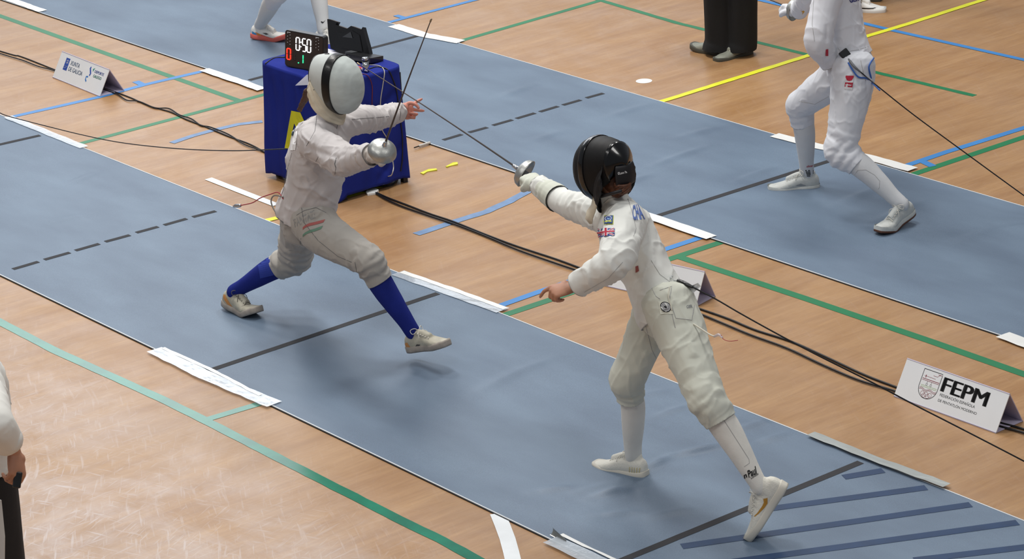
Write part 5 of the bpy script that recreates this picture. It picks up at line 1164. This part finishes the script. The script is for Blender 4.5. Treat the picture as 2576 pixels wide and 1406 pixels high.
pipe('hanging_wire', [hw, PY(1765, 828, hw.y), PY(1785, 841, hw.y), PY(1797, 846, hw.y)], .0032, mat('pale_wire', 'd8d4c4', .6), Rf); Mesh().tube([PY(1797, 846, hw.y), PY(1808, 842, hw.y), PY(1817, 849, hw.y)], [.005, .006, .004], n=8).make('clear_plug', mat('clear_plastic', 'd8cfd4', .15, alpha=.6, coat=1), Rf)
pipe('red_wire', [PY(1814, 843, hw.y), PY(1820, 853, hw.y), PY(1835, 858, hw.y), PY(1856, 856, hw.y)], .0014, mat('red_wire', 'a8303a', .5), Rf)
pipe('loose_cord', [cast(bvb, 1684, 722, .004)[0], cast(bvb, 1682, 745, .004)[0], cast(bvb, 1690, 780, .004)[0]] if cast(bvb, 1684, 722) and cast(bvb, 1682, 745) and cast(bvb, 1690, 780) else [a0, a0-Vector((0, 0, .1))], .0028, mat('pale_wire', 'd8d4c4', .6), Rf)
# ------------------------------------------------------------------ far right fencer
J = dirs(JN['F']); J['fwd'] = Vector((-1, 0, 0))
Ff = empty('person', (J['pel'].x, J['pel'].y, 0), 'fencer on the far mat at upper right with blue cord at the hip', 'person', 'fencers')
gF = J['wR']+nrm(J['wR']-J['eR'])*.10
gF = PY(1984, 18, J['wR'].y)
me, hd = body_mesh(J, {'L': (nrm(J['wL']-J['eL']+fw*.0), Vector((-.4, -.8, .2)), RELAX), 'R': (nrm(gF-J['wR']), UP, FIST)}, (-1, 0, -.05), (0, 0, 1)); link('body', me, SKIN, Ff, True)
JF = fabric('cool_white_jacket_cloth', 'e2e4ea'); BF = fabric('cool_white_breeches_cloth', 'dcdfe5')
me, up, lh, ls, fw = jacket_mesh(J, [(.156, .134), (.160, .136), (.150, .116), (.158, .125), (.155, .118), (.08, .07)], {'L': ((.078, .084, .078, .076, .074, .064, .056, .054), .96), 'R': ((.07, .07, .066, .062, .058, .052, .048, .048), .95)}, hemdrop=-.05)
rings(me, J['sL'], J['eL'], .3, 1.1, .003, .06, 43, .1); bv = bvh_of(me); fz = []
for a, b, h, w in (((2075, 100), (2100, 130), .006, .018), ((2080, 60), (2078, 110), -.006, .012), ((2110, 120), (2180, 105), .004, .02), ((2050, 130), (2070, 90), .005, .016)): fz += fld(bv, a, b, h, w)
fold_disp(me, fz, .003, 7, 42, crease=.005)
cut(me, [sleeve_cut(J, 'L', .95), sleeve_cut(J, 'R', .93), (J['pel']+up*.035, -up-fw*.2, .24)])
jf = link('jacket', me, JF, Ff, True); hem(me, SEAML, jf); sd = jf.modifiers.new('cloth_thickness', 'SOLIDIFY'); sd.thickness = .004; sd.offset = -1
bm_ = breeches_mesh(J, [(.11, .11), (.150, .125), (.132, .106), (.12, .096)], {'R': (.11, .106, .096, .082, .078, .066, .062, .062), 'L': (.116, .112, .100, .088, .084, .076, .066, .065)}, .27)
h, k, a, b = leg_pts(J, 'L'); rings(bm_, k, a, -.1, .27, .004, .06, 51, .12); rings(bm_, h, k, .7, 1.1, .004, .055, 52, .12); h, k, a, b = leg_pts(J, 'R'); rings(bm_, k, a, .0, .27, .005, .05, 53, .12)
bv = bvh_of(bm_); fz = []
for a_, b_, h_, w_ in (((2100, 325), (2145, 365), .009, .016), ((2090, 340), (2120, 375), -.007, .013), ((2060, 235), (2090, 215), .006, .02), ((2095, 190), (2085, 240), -.010, .014), ((2100, 185), (2130, 180), .006, .016), ((2150, 240), (2180, 215), .005, .016), ((2000, 290), (2040, 292), .006, .012)): fz += fld(bv, a_, b_, h_, w_)
fold_disp(bm_, fz, .004, 6, 54, crease=.005)
hR_, kR_, aR_, bR_ = leg_pts(J, 'R'); hL_, kL_, aL_, bL_ = leg_pts(J, 'L')
cut(bm_, [(lerp(kR_, aR_, .27), aR_-kR_, .10), (lerp(kL_, aL_, .27), aL_-kL_, .10)])
bf_ = link('breeches', bm_, BF, Ff, True); sd = bf_.modifiers.new('cloth_thickness', 'SOLIDIFY'); sd.thickness = .004; sd.offset = -1
WS2 = mat('cool_white_sock_knit', 'd2d4d6', .88, bump=.3, bscale=350, var=.05, vscale=9); s1 = sock_mesh(J, 'R', WS2, Ff, (.058, .060, .052, .042, .038)); s2 = sock_mesh(J, 'L', WS2, Ff, (.062, .064, .054, .042, .038))
b1 = bvh_of(s1.data); 
for i in range(5): decal('black_bar', b1, *SQ, [(2026+i, 430+i*3.4), (2046, 430+i*3.4), (2046, 427.6+i*3.4), (2026+i, 427.6+i*3.4)], INK, s1, .0015, None, 1)
text_decal('allstar', b1, [(2029, 421), (2045, 419), (2045, 414), (2029, 416)], UR, s1, .01)
b2 = bvh_of(s2.data); seam('knit_line', b2, [(2150, 440), (2158, 428), (2178, 427), (2200, 440), (2213, 455), (2212, 472), (2205, 480)], SEAML, s2, .0012)
for i in range(6): decal('black_bar', b2, *SQ, [(2269+i*3.4, 496+i*2.6), (2271+i*3.4, 497+i*2.6), (2273+i*3.4, 491+i*2.6), (2271+i*3.4, 490+i*2.6)], INK, s2, .0015, None, 0)
SG = mat('pale_grey_shoe', 'c3c6c2', .6, var=.12, vscale=30, bump=.3, bscale=120); GUM = mat('brown_gum_sole', '6b4430', .6)
o, X, sp = shoe(J, 'R', Ff, SG, GUM, length=.282, mid=SG); sp([(.07, .03), (.10, .045), (.13, .035), (.10, .03)], 1, mat('grey_shoe_line', '8f9496', .6))
o, X, sp = shoe(J, 'L', Ff, SG, GUM, bend=24, length=.285, mid=SG)
# connector, blue cord
cb = cast(bvh_of(jf.data), 2128, 140, .02) or cast(bvh_of(bf_.data), 2128, 140, .02); cbp = cb[0]
sY = cbp.y; R3 = Matrix((RT, UP, -FW)).transposed() @ Matrix.Rotation(math.radians(38), 3, 'Z')
cbm = Mesh(); cbm.box(cbp, .052, .068, .026, R3); o = cbm.make('connector_box', BLK, Ff, False); bv_ = o.modifiers.new('b', 'BEVEL'); bv_.width = .006; bv_.segments = 2
bvF = [bvh_of(jf.data), bvh_of(bf_.data)]
Mesh().tube([cbp, onsurf(bvF, 2148, 166, .014, sY), onsurf(bvF, 2163, 180, .016, sY)], [.008, .007, .005], n=10).make('wire_plug', mat('grey_plastic', '66686c', .5), Ff)
pipe('white_wire', [PY(2070, 50, sY+.02), PY(2090, 90, sY), PY(2108, 118, sY), cbp], .0022, mat('white_wire', 'd5d5d8', .6), Ff)
BC = mat('blue_cord', '2f5fae', .6)
bvF = [bvh_of(jf.data), bvh_of(bf_.data)]
pipe('blue_cord', [onsurf(bvF, *p_, .008, sY) for p_ in ((2134, 158), (2146, 178), (2160, 194), (2180, 197), (2194, 208))]+[PY(2212, 226, sY)], .0042, BC, Ff); pipe('blue_cord', [onsurf(bvF, *p_, .008, sY) for p_ in ((2198, 146), (2190, 158), (2186, 170), (2190, 190), (2196, 208))]+[PY(2213, 227, sY)], .0042, BC, Ff)
c_ = pipe('reel_cord', [onsurf(bvF, 2160, 177, .016, sY), onsurf(bvF, 2180, 194, .022, sY), PY(2208, 217, sY+.02), PY(2300, 290, sY+.2), PY(2440, 393, sY+.4), PY(2576, 492, sY+.6), PY(2700, 580, sY+.75)], .0032, CAB, None); tag(c_, 'thin black reel cord trailing from the far right fencer', 'cable')
bvb = bvh_of(bf_.data); bvj = bvh_of(jf.data); PR = mat('red_label_print', 'b3203a', .7)
q = [(2124, 224), (2144, 226), (2148, 190), (2128, 190)]
decal('maker_label', bvb, *SQ, q, mat('pale_label', 'd6d6d8', .7), bf_, .002, 'white and red maker label on the hip', 3)
decal('label_block', bvb, [(.02, .18), (.98, .18), (.98, .50), (.02, .50)], [(0, 1, 2, 3)], q, PR, bf_, .003, None, 1)
decal('label_emblem', bvb, [(0, 1), (.0, .88), (.2, .66), (.5, .60), (.8, .66), (1, .88), (1, 1)], [tuple(range(7))], q, PR, bf_, .003, None, 1)
V2, F2, _ = text_mesh('allstar', .02); decal('lettering', bvb, [(.12+v[0]*.76, .28+v[1]*.13) for v in V2], F2, q, INKW, bf_, .004)
decal('red_tag', bvj, *SQ, [(2076, 140), (2083, 140), (2083, 123), (2077, 124)], PR, jf, .003, 'small red tag at the sleeve', 1)
for px in ([(2130, 130), (2160, 125), (2190, 115)], [(2047, 0), (2043, 60), (2050, 110)]): seam('seam', bvj, px, SEAML, jf)
for px in ([(2165, 152), (2172, 185), (2180, 210)], [(2010, 255), (2050, 262), (2090, 240)]): seam('seam', bvb, px, SEAML, bf_, .0013)
text_decal('GER', bvj, [(2138, 8), (2160, 2), (2157, -12), (2134, -6)], mat('navy_back_print', '2c3170', .7), jf, .03, off=.004)
# sword hand: bell guard and printed glove cuff
gm = Mesh(); W_ = J['wR']; hand_mesh(gm, W_, nrm(gF-W_), UP, 1, *FIST, inf=.005); gm.tube([lerp(J['eR'], W_, .3), lerp(J['eR'], W_, .7), W_], [.058, .050, .038], n=18, cap=.3); g_ = remesh(gm, .0055, 3)
go = link('glove', g_, fabric('cool_white_glove', 'dfe1e6'), Ff, True); bg_ = bvh_of(g_)
for i, (cn_, pts) in enumerate((('15171c', [(2011, 8), (2028, 2), (2014, 16)]), ('b8242e', [(2014, 26), (2029, 14), (2016, 18)]), ('d09a2a', [(2018, 36), (2028, 24), (2015, 28)]))):
    decal('printed_flame', bg_, [(0, 0), (1, 0), (1, 1)], [(0, 1, 2)], [pts[0], pts[1], pts[2], pts[2]], mat('flame_print_%s' % ('black', 'red', 'gold')[i], cn_, .7), go, .003, None, 1)
decal('badge_patch', bg_, *SQ, [(2018, 54), (2027, 54), (2028, 40), (2019, 40)], UBL, go, .003, None, 1)
tipF = gF+nrm(RT*-.75+UP*.35+FW*.5)*.88
epee(gF, nrm(tipF-gF)*1.0, tipF, 'epee of the far right fencer, its silver guard at the top edge', RT, UP)
mk, MX, mf, mc, ring_ = mask(J, (-.985, 0, -.1), (-.1, 0, .99), Ff, KB, KB, KG, s=1.0, shift=(.012, 0, 0)); bib(mk, MX, ring_, mat('black_bib_cloth', '111114', .7))

# ------------------------------------------------------------------ people cropped by the frame
def stance(x, y, z0, fdir, hip=.90, footd=.12, stride=0.0, lean=0, shoulder=1.40):
    f = nrm(Vector((fdir[0], fdir[1], 0))); l = Vector((0, 0, 1)).cross(f); c = Vector((x, y, 0)); J = {'fwd': f}
    J['pel'] = c+Vector((0, 0, hip)); J['hL'] = J['pel']+l*.09-Vector((0, 0, .02)); J['hR'] = J['pel']-l*.09-Vector((0, 0, .02))
    J['neck'] = c+f*lean+Vector((0, 0, shoulder)); J['head'] = J['neck']+f*.03+Vector((0, 0, .17)); J['sL'] = J['neck']+l*.17-Vector((0, 0, .05)); J['sR'] = J['neck']-l*.17-Vector((0, 0, .05))
    for s, k in (('L', 1), ('R', -1)):
        a = c+l*footd*k+f*stride*k+Vector((0, 0, .09)); J['a'+s] = a; J['to'+s] = a+f*.19-Vector((0, 0, .07)); J['k'+s] = lerp(J['h'+s], a, .5)+f*.03
        J['e'+s] = J['s'+s]+l*.06*k-f*.02-Vector((0, 0, .28)); J['w'+s] = J['e'+s]+l*.01*k+f*.08-Vector((0, 0, .24))
    return J
def mirror_set(J, **kw):
    for k, v in kw.items(): J[k] = Vector(v)
    return J
# fencer at the top edge behind the table
aL_ = G(815, 95)+Vector((-.05, 0, .10)); 
J = stance(-2.75, 3.85, 0, (1, .1), hip=.86, shoulder=1.36)
J['aR'] = G(655, 62, .11); J['toR'] = G(712, 93, .035); J['aL'] = G(814, 76, .09); J['toL'] = J['aL']+Vector((.17, .06, -.065))
J['pel'] = lerp(J['aR'], J['aL'], .5)+Vector((0, 0, .78)); J['hR'] = J['pel']+Vector((0, -.09, -.02)); J['hL'] = J['pel']+Vector((0, .09, -.02)); 
J['kR'] = G(700, -22, .47); J['kL'] = G(797, -72, .47); dn = J['pel']-Vector((-2.75, 3.85, .86))
for k in ('neck', 'head', 'sL', 'sR', 'eL', 'eR', 'wL', 'wR'): J[k] = J[k]+dn
Tf = empty('person', (J['pel'].x, J['pel'].y, 0), 'fencer whose white socked legs show at the top edge behind the table', 'person', 'fencers')
me, hd = body_mesh(J, {'L': (J['wL']-J['eL'], J['fwd']*-1+Vector((0, .4, 0)), RELAX), 'R': (J['wR']-J['eR'], Vector((0, -1, 0)), RELAX)}, J['fwd'], (0, 0, 1), voxel=.008); link('body', me, SKIN, Tf, True)
me, up, lh, ls, fw = jacket_mesh(J, [(.140, .118), (.150, .122), (.146, .112), (.158, .125), (.155, .118), (.08, .07)], {'L': ((.075, .078, .07, .066, .06, .054, .048, .048), .95), 'R': ((.075, .078, .07, .066, .06, .054, .048, .048), .95)}, voxel=.011); fold_disp(me, [], .005, 7, 62); link('jacket', me, JF, Tf, True)
me = breeches_mesh(J, [(.11, .11), (.160, .135), (.145, .118), (.135, .108)], (.11, .106, .096, .082, .078, .068, .062, .062), .27, voxel=.011); fold_disp(me, [], .005, 7, 63); link('breeches', me, BF, Tf, True)
WS3 = mat('plain_white_sock', 'e0e0de', .88, bump=.2, bscale=300); s1 = sock_mesh(J, 'R', WS3, Tf, (.060, .062, .055, .044, .040)); s2 = sock_mesh(J, 'L', WS3, Tf, (.058, .060, .055, .044, .040))
decal('tick_mark', bvh_of(s2.data), [(0, .6), (.3, .1), (.55, .2), (1, 1), (.5, .45), (.3, .4), (.12, .8)], [tuple(range(7))], [(807, 60), (819, 58), (819, 50), (807, 52)], INK, s2, .002, None, 1)
SJ = mat('white_red_shoe', 'e6e3dc', .6, bump=.2, bscale=140); SR = mat('coral_red_sole', 'd9695c', .5); 
o, X, sp = shoe(J, 'R', Tf, SJ, SR, bend=18, length=.285)
for poly, cc_, nm in (([(.0, .016), (.05, .012), (.05, .035), (.0, .05)], '3f8fc4', 'blue_heel_print'), ([(.04, .012), (.09, .010), (.08, .034), (.04, .045)], 'e08a3c', 'orange_side_print'), ([(.08, .010), (.2, .008), (.22, .020), (.12, .026), (.08, .034)], 'dc5f55', 'red_side_print')):
    sp(poly, -1, mat(nm, cc_, .5), 'side_print')
sp([(.09, .045), (.12, .038), (.14, .045), (.12, .05)], -1, SO2, 'side_mark'); shoe(J, 'L', Tf, SJ, SWS, length=.285)
hh = Mesh(); hh.ball(J['head']+Vector((-.02, 0, .03)), (.10, .085, .10)); hh.make('hair', HAIR, Tf)
mk, MX, mf, mc, ring_ = mask(J, (1, 0, 0), (0, 0, 1), Tf, MWF, MW, MB, s=1.0, shift=(.012, 0, 0)); bib(mk, MX, ring_, BIBM)
# standing person in wide black trousers
BT = mat('black_trouser_cloth', '0d0e10', .85, var=.2, vscale=6, bump=.2, bscale=200)
def trousers(J, r, m, parent, name='trousers', voxel=.009, hemz=.04, rp=((.12, .11), (.16, .13), (.145, .115), (.14, .11)), seed=71, amp=.006):
    ms = Mesh(); lh = nrm(J['hL']-J['hR']); pel = J['pel']; up = nrm(J['neck']-pel); ms.tube([lerp(J['hL'], J['hR'], .5)-up*.10, pel, pel+up*.09, pel+up*.12], rp, lat=lh, n=24)
    for s in 'LR':
        h, k, a = J['h'+s], J['k'+s], J['a'+s]; ms.tube([h+up*.04, lerp(h, k, .35), k, lerp(k, a, .5), lerp(k, a, 1.0), a-Vector((0, 0, .05))+J['fwd']*.015, a-Vector((0, 0, .12))+J['fwd']*.02], r, n=22)
    me = remesh(ms, voxel, 4)
    A = coords(me); N_ = normals(me); d = amp*vnoise(A*np.array((14, 14, 2.2)), seed)+amp*.5*vnoise(A*np.array((26, 26, 5)), seed+1); setco(me, A+N_*d[:, None])
    cut(me, [(J['a'+s]-Vector((0, 0, .09-hemz)), (0, 0, -1), .18) for s in 'LR']); o = link(name, me, m, parent, True); sd = o.modifiers.new('t', 'SOLIDIFY'); sd.thickness = .003; sd.offset = -1; return o
def casual(name_label, J, tr, trm, shirt_m, hair_m, skin=SKIN, hands=None, voxel=.0075, group=None, sleeve=.95, torso=None, sl=(.075, .078, .07, .066, .06, .054, .048, .048), hemy=.05):
    P = empty('person', (J['pel'].x, J['pel'].y, 0), name_label, 'person', group); f = J['fwd']; l = Vector((0, 0, 1)).cross(f)
    hands = hands or {'L': (J['wL']-J['eL'], l, RELAX), 'R': (J['wR']-J['eR'], -l, RELAX)}
    me, hd = body_mesh(J, hands, f, (0, 0, 1), voxel=voxel); link('body', me, skin, P, True)
    me, up, lh, ls, fw = jacket_mesh(J, torso or [(.185, .155), (.184, .154), (.158, .126), (.165, .130), (.160, .118), (.085, .075)], {'L': (sl, sleeve), 'R': (sl, sleeve)}, voxel=.008, hemdrop=.02)
    rings(me, J['pel'], J['neck'], 0, .7, .004, .09, 81, .22); fold_disp(me, [], .005, 8, 82, crease=.007); cut(me, [(J['pel']-up*hemy, -up, .33), sleeve_cut(J, 'L', sleeve), sleeve_cut(J, 'R', sleeve)]); sh = link('shirt', me, shirt_m, P, True); sd = sh.modifiers.new('t', 'SOLIDIFY'); sd.thickness = .003; sd.offset = -1
    t = trousers(J, tr, trm, P)
    hm = Mesh(); L, f_, l_, u_ = head_mesh(Mesh(), J['head'], f, (0, 0, 1)); hm.ball(L(-.03, 0, .04), (.092, .086, .088)); hm.ball(L(-.05, 0, -.02), (.06, .075, .07)); h = remesh(hm, .007, 3); fold_disp(h, [], .003, 50, 9); link('hair', h, hair_m, P, True)
    for k in (-1, 1):
        Mesh().ball(L(.078, .031*k, .008), (.012,)*3, nu=10, nv=8).make('eye', mat('eye_white', 'e8e6e2', .3), P); Mesh().ball(L(.0865, .031*k, .008), (.005,)*3, nu=8, nv=6).make('iris', mat('dark_iris', '2a1c14', .3), P)
    return P, sh, t
J = stance(-.18, 5.42, 0, (-.45, -.89), hip=.92, footd=.17)
J['aL'] = G(1868, 104, .09); J['toL'] = J['aL']+Vector((-.02, -.19, -.07)); J['aR'] = G(1812, 103, .09); J['toR'] = G(1727, 114, .02)
c = lerp(J['aL'], J['aR'], .5); J['pel'] = Vector((c.x, c.y, .92)); 
for k in ('L', 'R'):
    t_ = nrm(J['aL']-J['aR']); t_.z = 0; J['h'+k] = J['pel']+t_*(.09 if k == 'L' else -.09)-Vector((0, 0, .02)); J['k'+k] = lerp(J['h'+k], J['a'+k], .5)
dn = J['pel']-Vector((-.18, 5.42, .92))
for k in ('neck', 'head', 'sL', 'sR', 'eL', 'eR', 'wL', 'wR'): J[k] = J[k]+dn
TT = dict(r=None)
P, sh, t = casual('person in wide black trousers and grey sneakers standing beyond the far mat', J, (.11, .105, .100, .098, .100, .103, .103), BT, mat('dark_shirt_cloth', '2a2c33', .8), HAIR)
GS = mat('grey_green_suede_shoe', '8f9184', .6, var=.15, vscale=25, bump=.2); DS = mat('dark_olive_sole', '4b4a40', .6)
o, X, sp = shoe(J, 'R', P, GS, DS, length=.29)
for i in range(3): sp([(.125+.016*i, .012), (.134+.016*i, .012), (.118+.016*i, .060), (.108+.016*i, .060)], 1, INK, 'black_stripe')
shoe(J, 'L', P, GS, DS, length=.29)
# person whose white shoe shows in the upper right
J = stance(-.42, 7.02, 0, (.25, -.6), hip=.92, footd=.13)
J['toR'] = G(2211, 18, .03); J['aR'] = J['toR']+Vector((-.145, -.115, .07)); J['aR'] = G(2160, -2, .09) if False else J['aR']
J['toL'] = G(2203, -6, .02); J['aL'] = J['toL']+Vector((-.13, .13, .07)); c = lerp(J['aL'], J['aR'], .5); dn = Vector((c.x, c.y, 0))-Vector((-.42, 7.02, 0))
for k in ('pel', 'hL', 'hR', 'neck', 'head', 'sL', 'sR', 'eL', 'eR', 'wL', 'wR'): J[k] = J[k]+dn
for k in 'LR': J['k'+k] = lerp(J['h'+k], J['a'+k], .5)
P, sh, t = casual('person whose white shoe with a black tick shows at the top right edge', J, (.10, .095, .085, .080, .075, .075, .075), mat('dark_brown_trouser_cloth', '3a2c28', .8), mat('maroon_shirt_cloth', '5a2a2c', .8), HAIR)
WSH = mat('clean_white_shoe', 'e9e9e6', .5); o, X, sp = shoe(J, 'R', P, WSH, mat('clean_white_sole', 'dcdcd8', .6), length=.30, fat=1.05)
sp([(.03, .046), (.08, .028), (.12, .024), (.20, .030), (.235, .040), (.20, .036), (.13, .032), (.09, .036), (.05, .052)], -1, INK, 'tick_mark', 'black curved tick mark'); shoe(J, 'L', P, mat('dark_brown_shoe', '30221f', .6), DS, length=.29)
# person at the lower left edge
PW = PY(45, 1145, -2.25); f = nrm(Vector((-.45, .89, 0))); l = Vector((0, 0, 1)).cross(f)
hipc = PY(-66, 1180, -2.25); J = stance(hipc.x, hipc.y, 0, f, hip=hipc.z, footd=.10, shoulder=hipc.z+.50)
J['sR'] = PY(-46, 960, -2.22); J['eR'] = PY(-11, 1066, -2.34); J['wR'] = PY(36, 1134, -2.24); J['hR'] = J['pel']-l*.075-Vector((0, 0, .03)); J['aR'] = Vector((0, 0, 0)); J['kR'] = PY(8, 1425, -2.2); J['aR'] = Vector((J['kR'].x, J['kR'].y, .09)); J['toR'] = J['aR']+f*.19-Vector((0, 0, .07))
TC = mat('black_trouser_twill', '1b1c20', .8, bump=.2, bscale=250, var=.1); SH = fabric('white_shirt_cotton', 'e4e3dc')
P, sh, t = casual('person in white shirt and black trousers cropped at the lower left edge', J, (.098, .094, .085, .075, .070, .070, .070), TC, SH, HAIR,
   hands={'L': (J['wL']-J['eL'], l, RELAX), 'R': (nrm(-UP*.72-FW*.15+RT*.12), nrm(RT*.75-FW*.6+UP*.2), ([(4, 50, 55, 30), (0, 55, 58, 30), (-3, 58, 60, 30), (-6, 60, 62, 30)], ((.7, .4, -.5), (.8, 0, -.5), (.8, -.2, -.5))))}, voxel=.0045, sleeve=.62, hemy=-.02, sl=(.070, .074, .068, .066, .064, .058, .054, .054))
for s in 'LR': shoe(J, s, P, mat('black_leather_shoe', '17171a', .4), DS, length=.28)
e_, w_ = J['eR'], J['wR']; ax = nrm(w_-e_); c0_ = lerp(e_, w_, .60); a_ = nrm(ax.cross(Vector((0, 0, 1)))); b__ = ax.cross(a_)
cf = Mesh(); cf.lathe(c0_, ax, [(.052, -.03), (.059, -.032), (.061, -.01), (.060, .012), (.054, .014), (.050, .008)], 28); o = cf.make('rolled_cuff', SH, P); fold_disp(o.data, [], .003, 20, 3)
o = pydata('side_stripe', [PY(-4, 1255, -2.285), PY(4, 1258, -2.285), PY(13, 1350, -2.285), PY(12, 1440, -2.285), PY(4, 1440, -2.285), PY(-4, 1380, -2.285)], [tuple(range(6))], mat('white_side_stripe', 'c9cac8', .8), P); sd = o.modifiers.new('t', 'SOLIDIFY'); sd.thickness = .003
ph = Mesh(); ph.box(PY(44, 1207, -2.27), .030, .060, .012, Matrix((RT, UP, -FW)).transposed() @ Matrix.Rotation(math.radians(-8), 3, 'Z')); o = ph.make('phone', BLK, None, False); bvm_ = o.modifiers.new('b', 'BEVEL'); bvm_.width = .004
tag(o, 'small black phone held in the hand at the lower left edge', 'phone')
for o in bpy.data.objects:
    if o.type == 'MESH' and 'category' not in o and 'kind' not in o and o.parent is None: print('UNTAGGED', o.name)
bpy.context.view_layer.update()
print('tris', sum(len(p.vertices)-2 for o in bpy.data.objects if o.type == 'MESH' for p in o.data.polygons) if False else sum(len(o.data.polygons) for o in bpy.data.objects if o.type == 'MESH')*2)
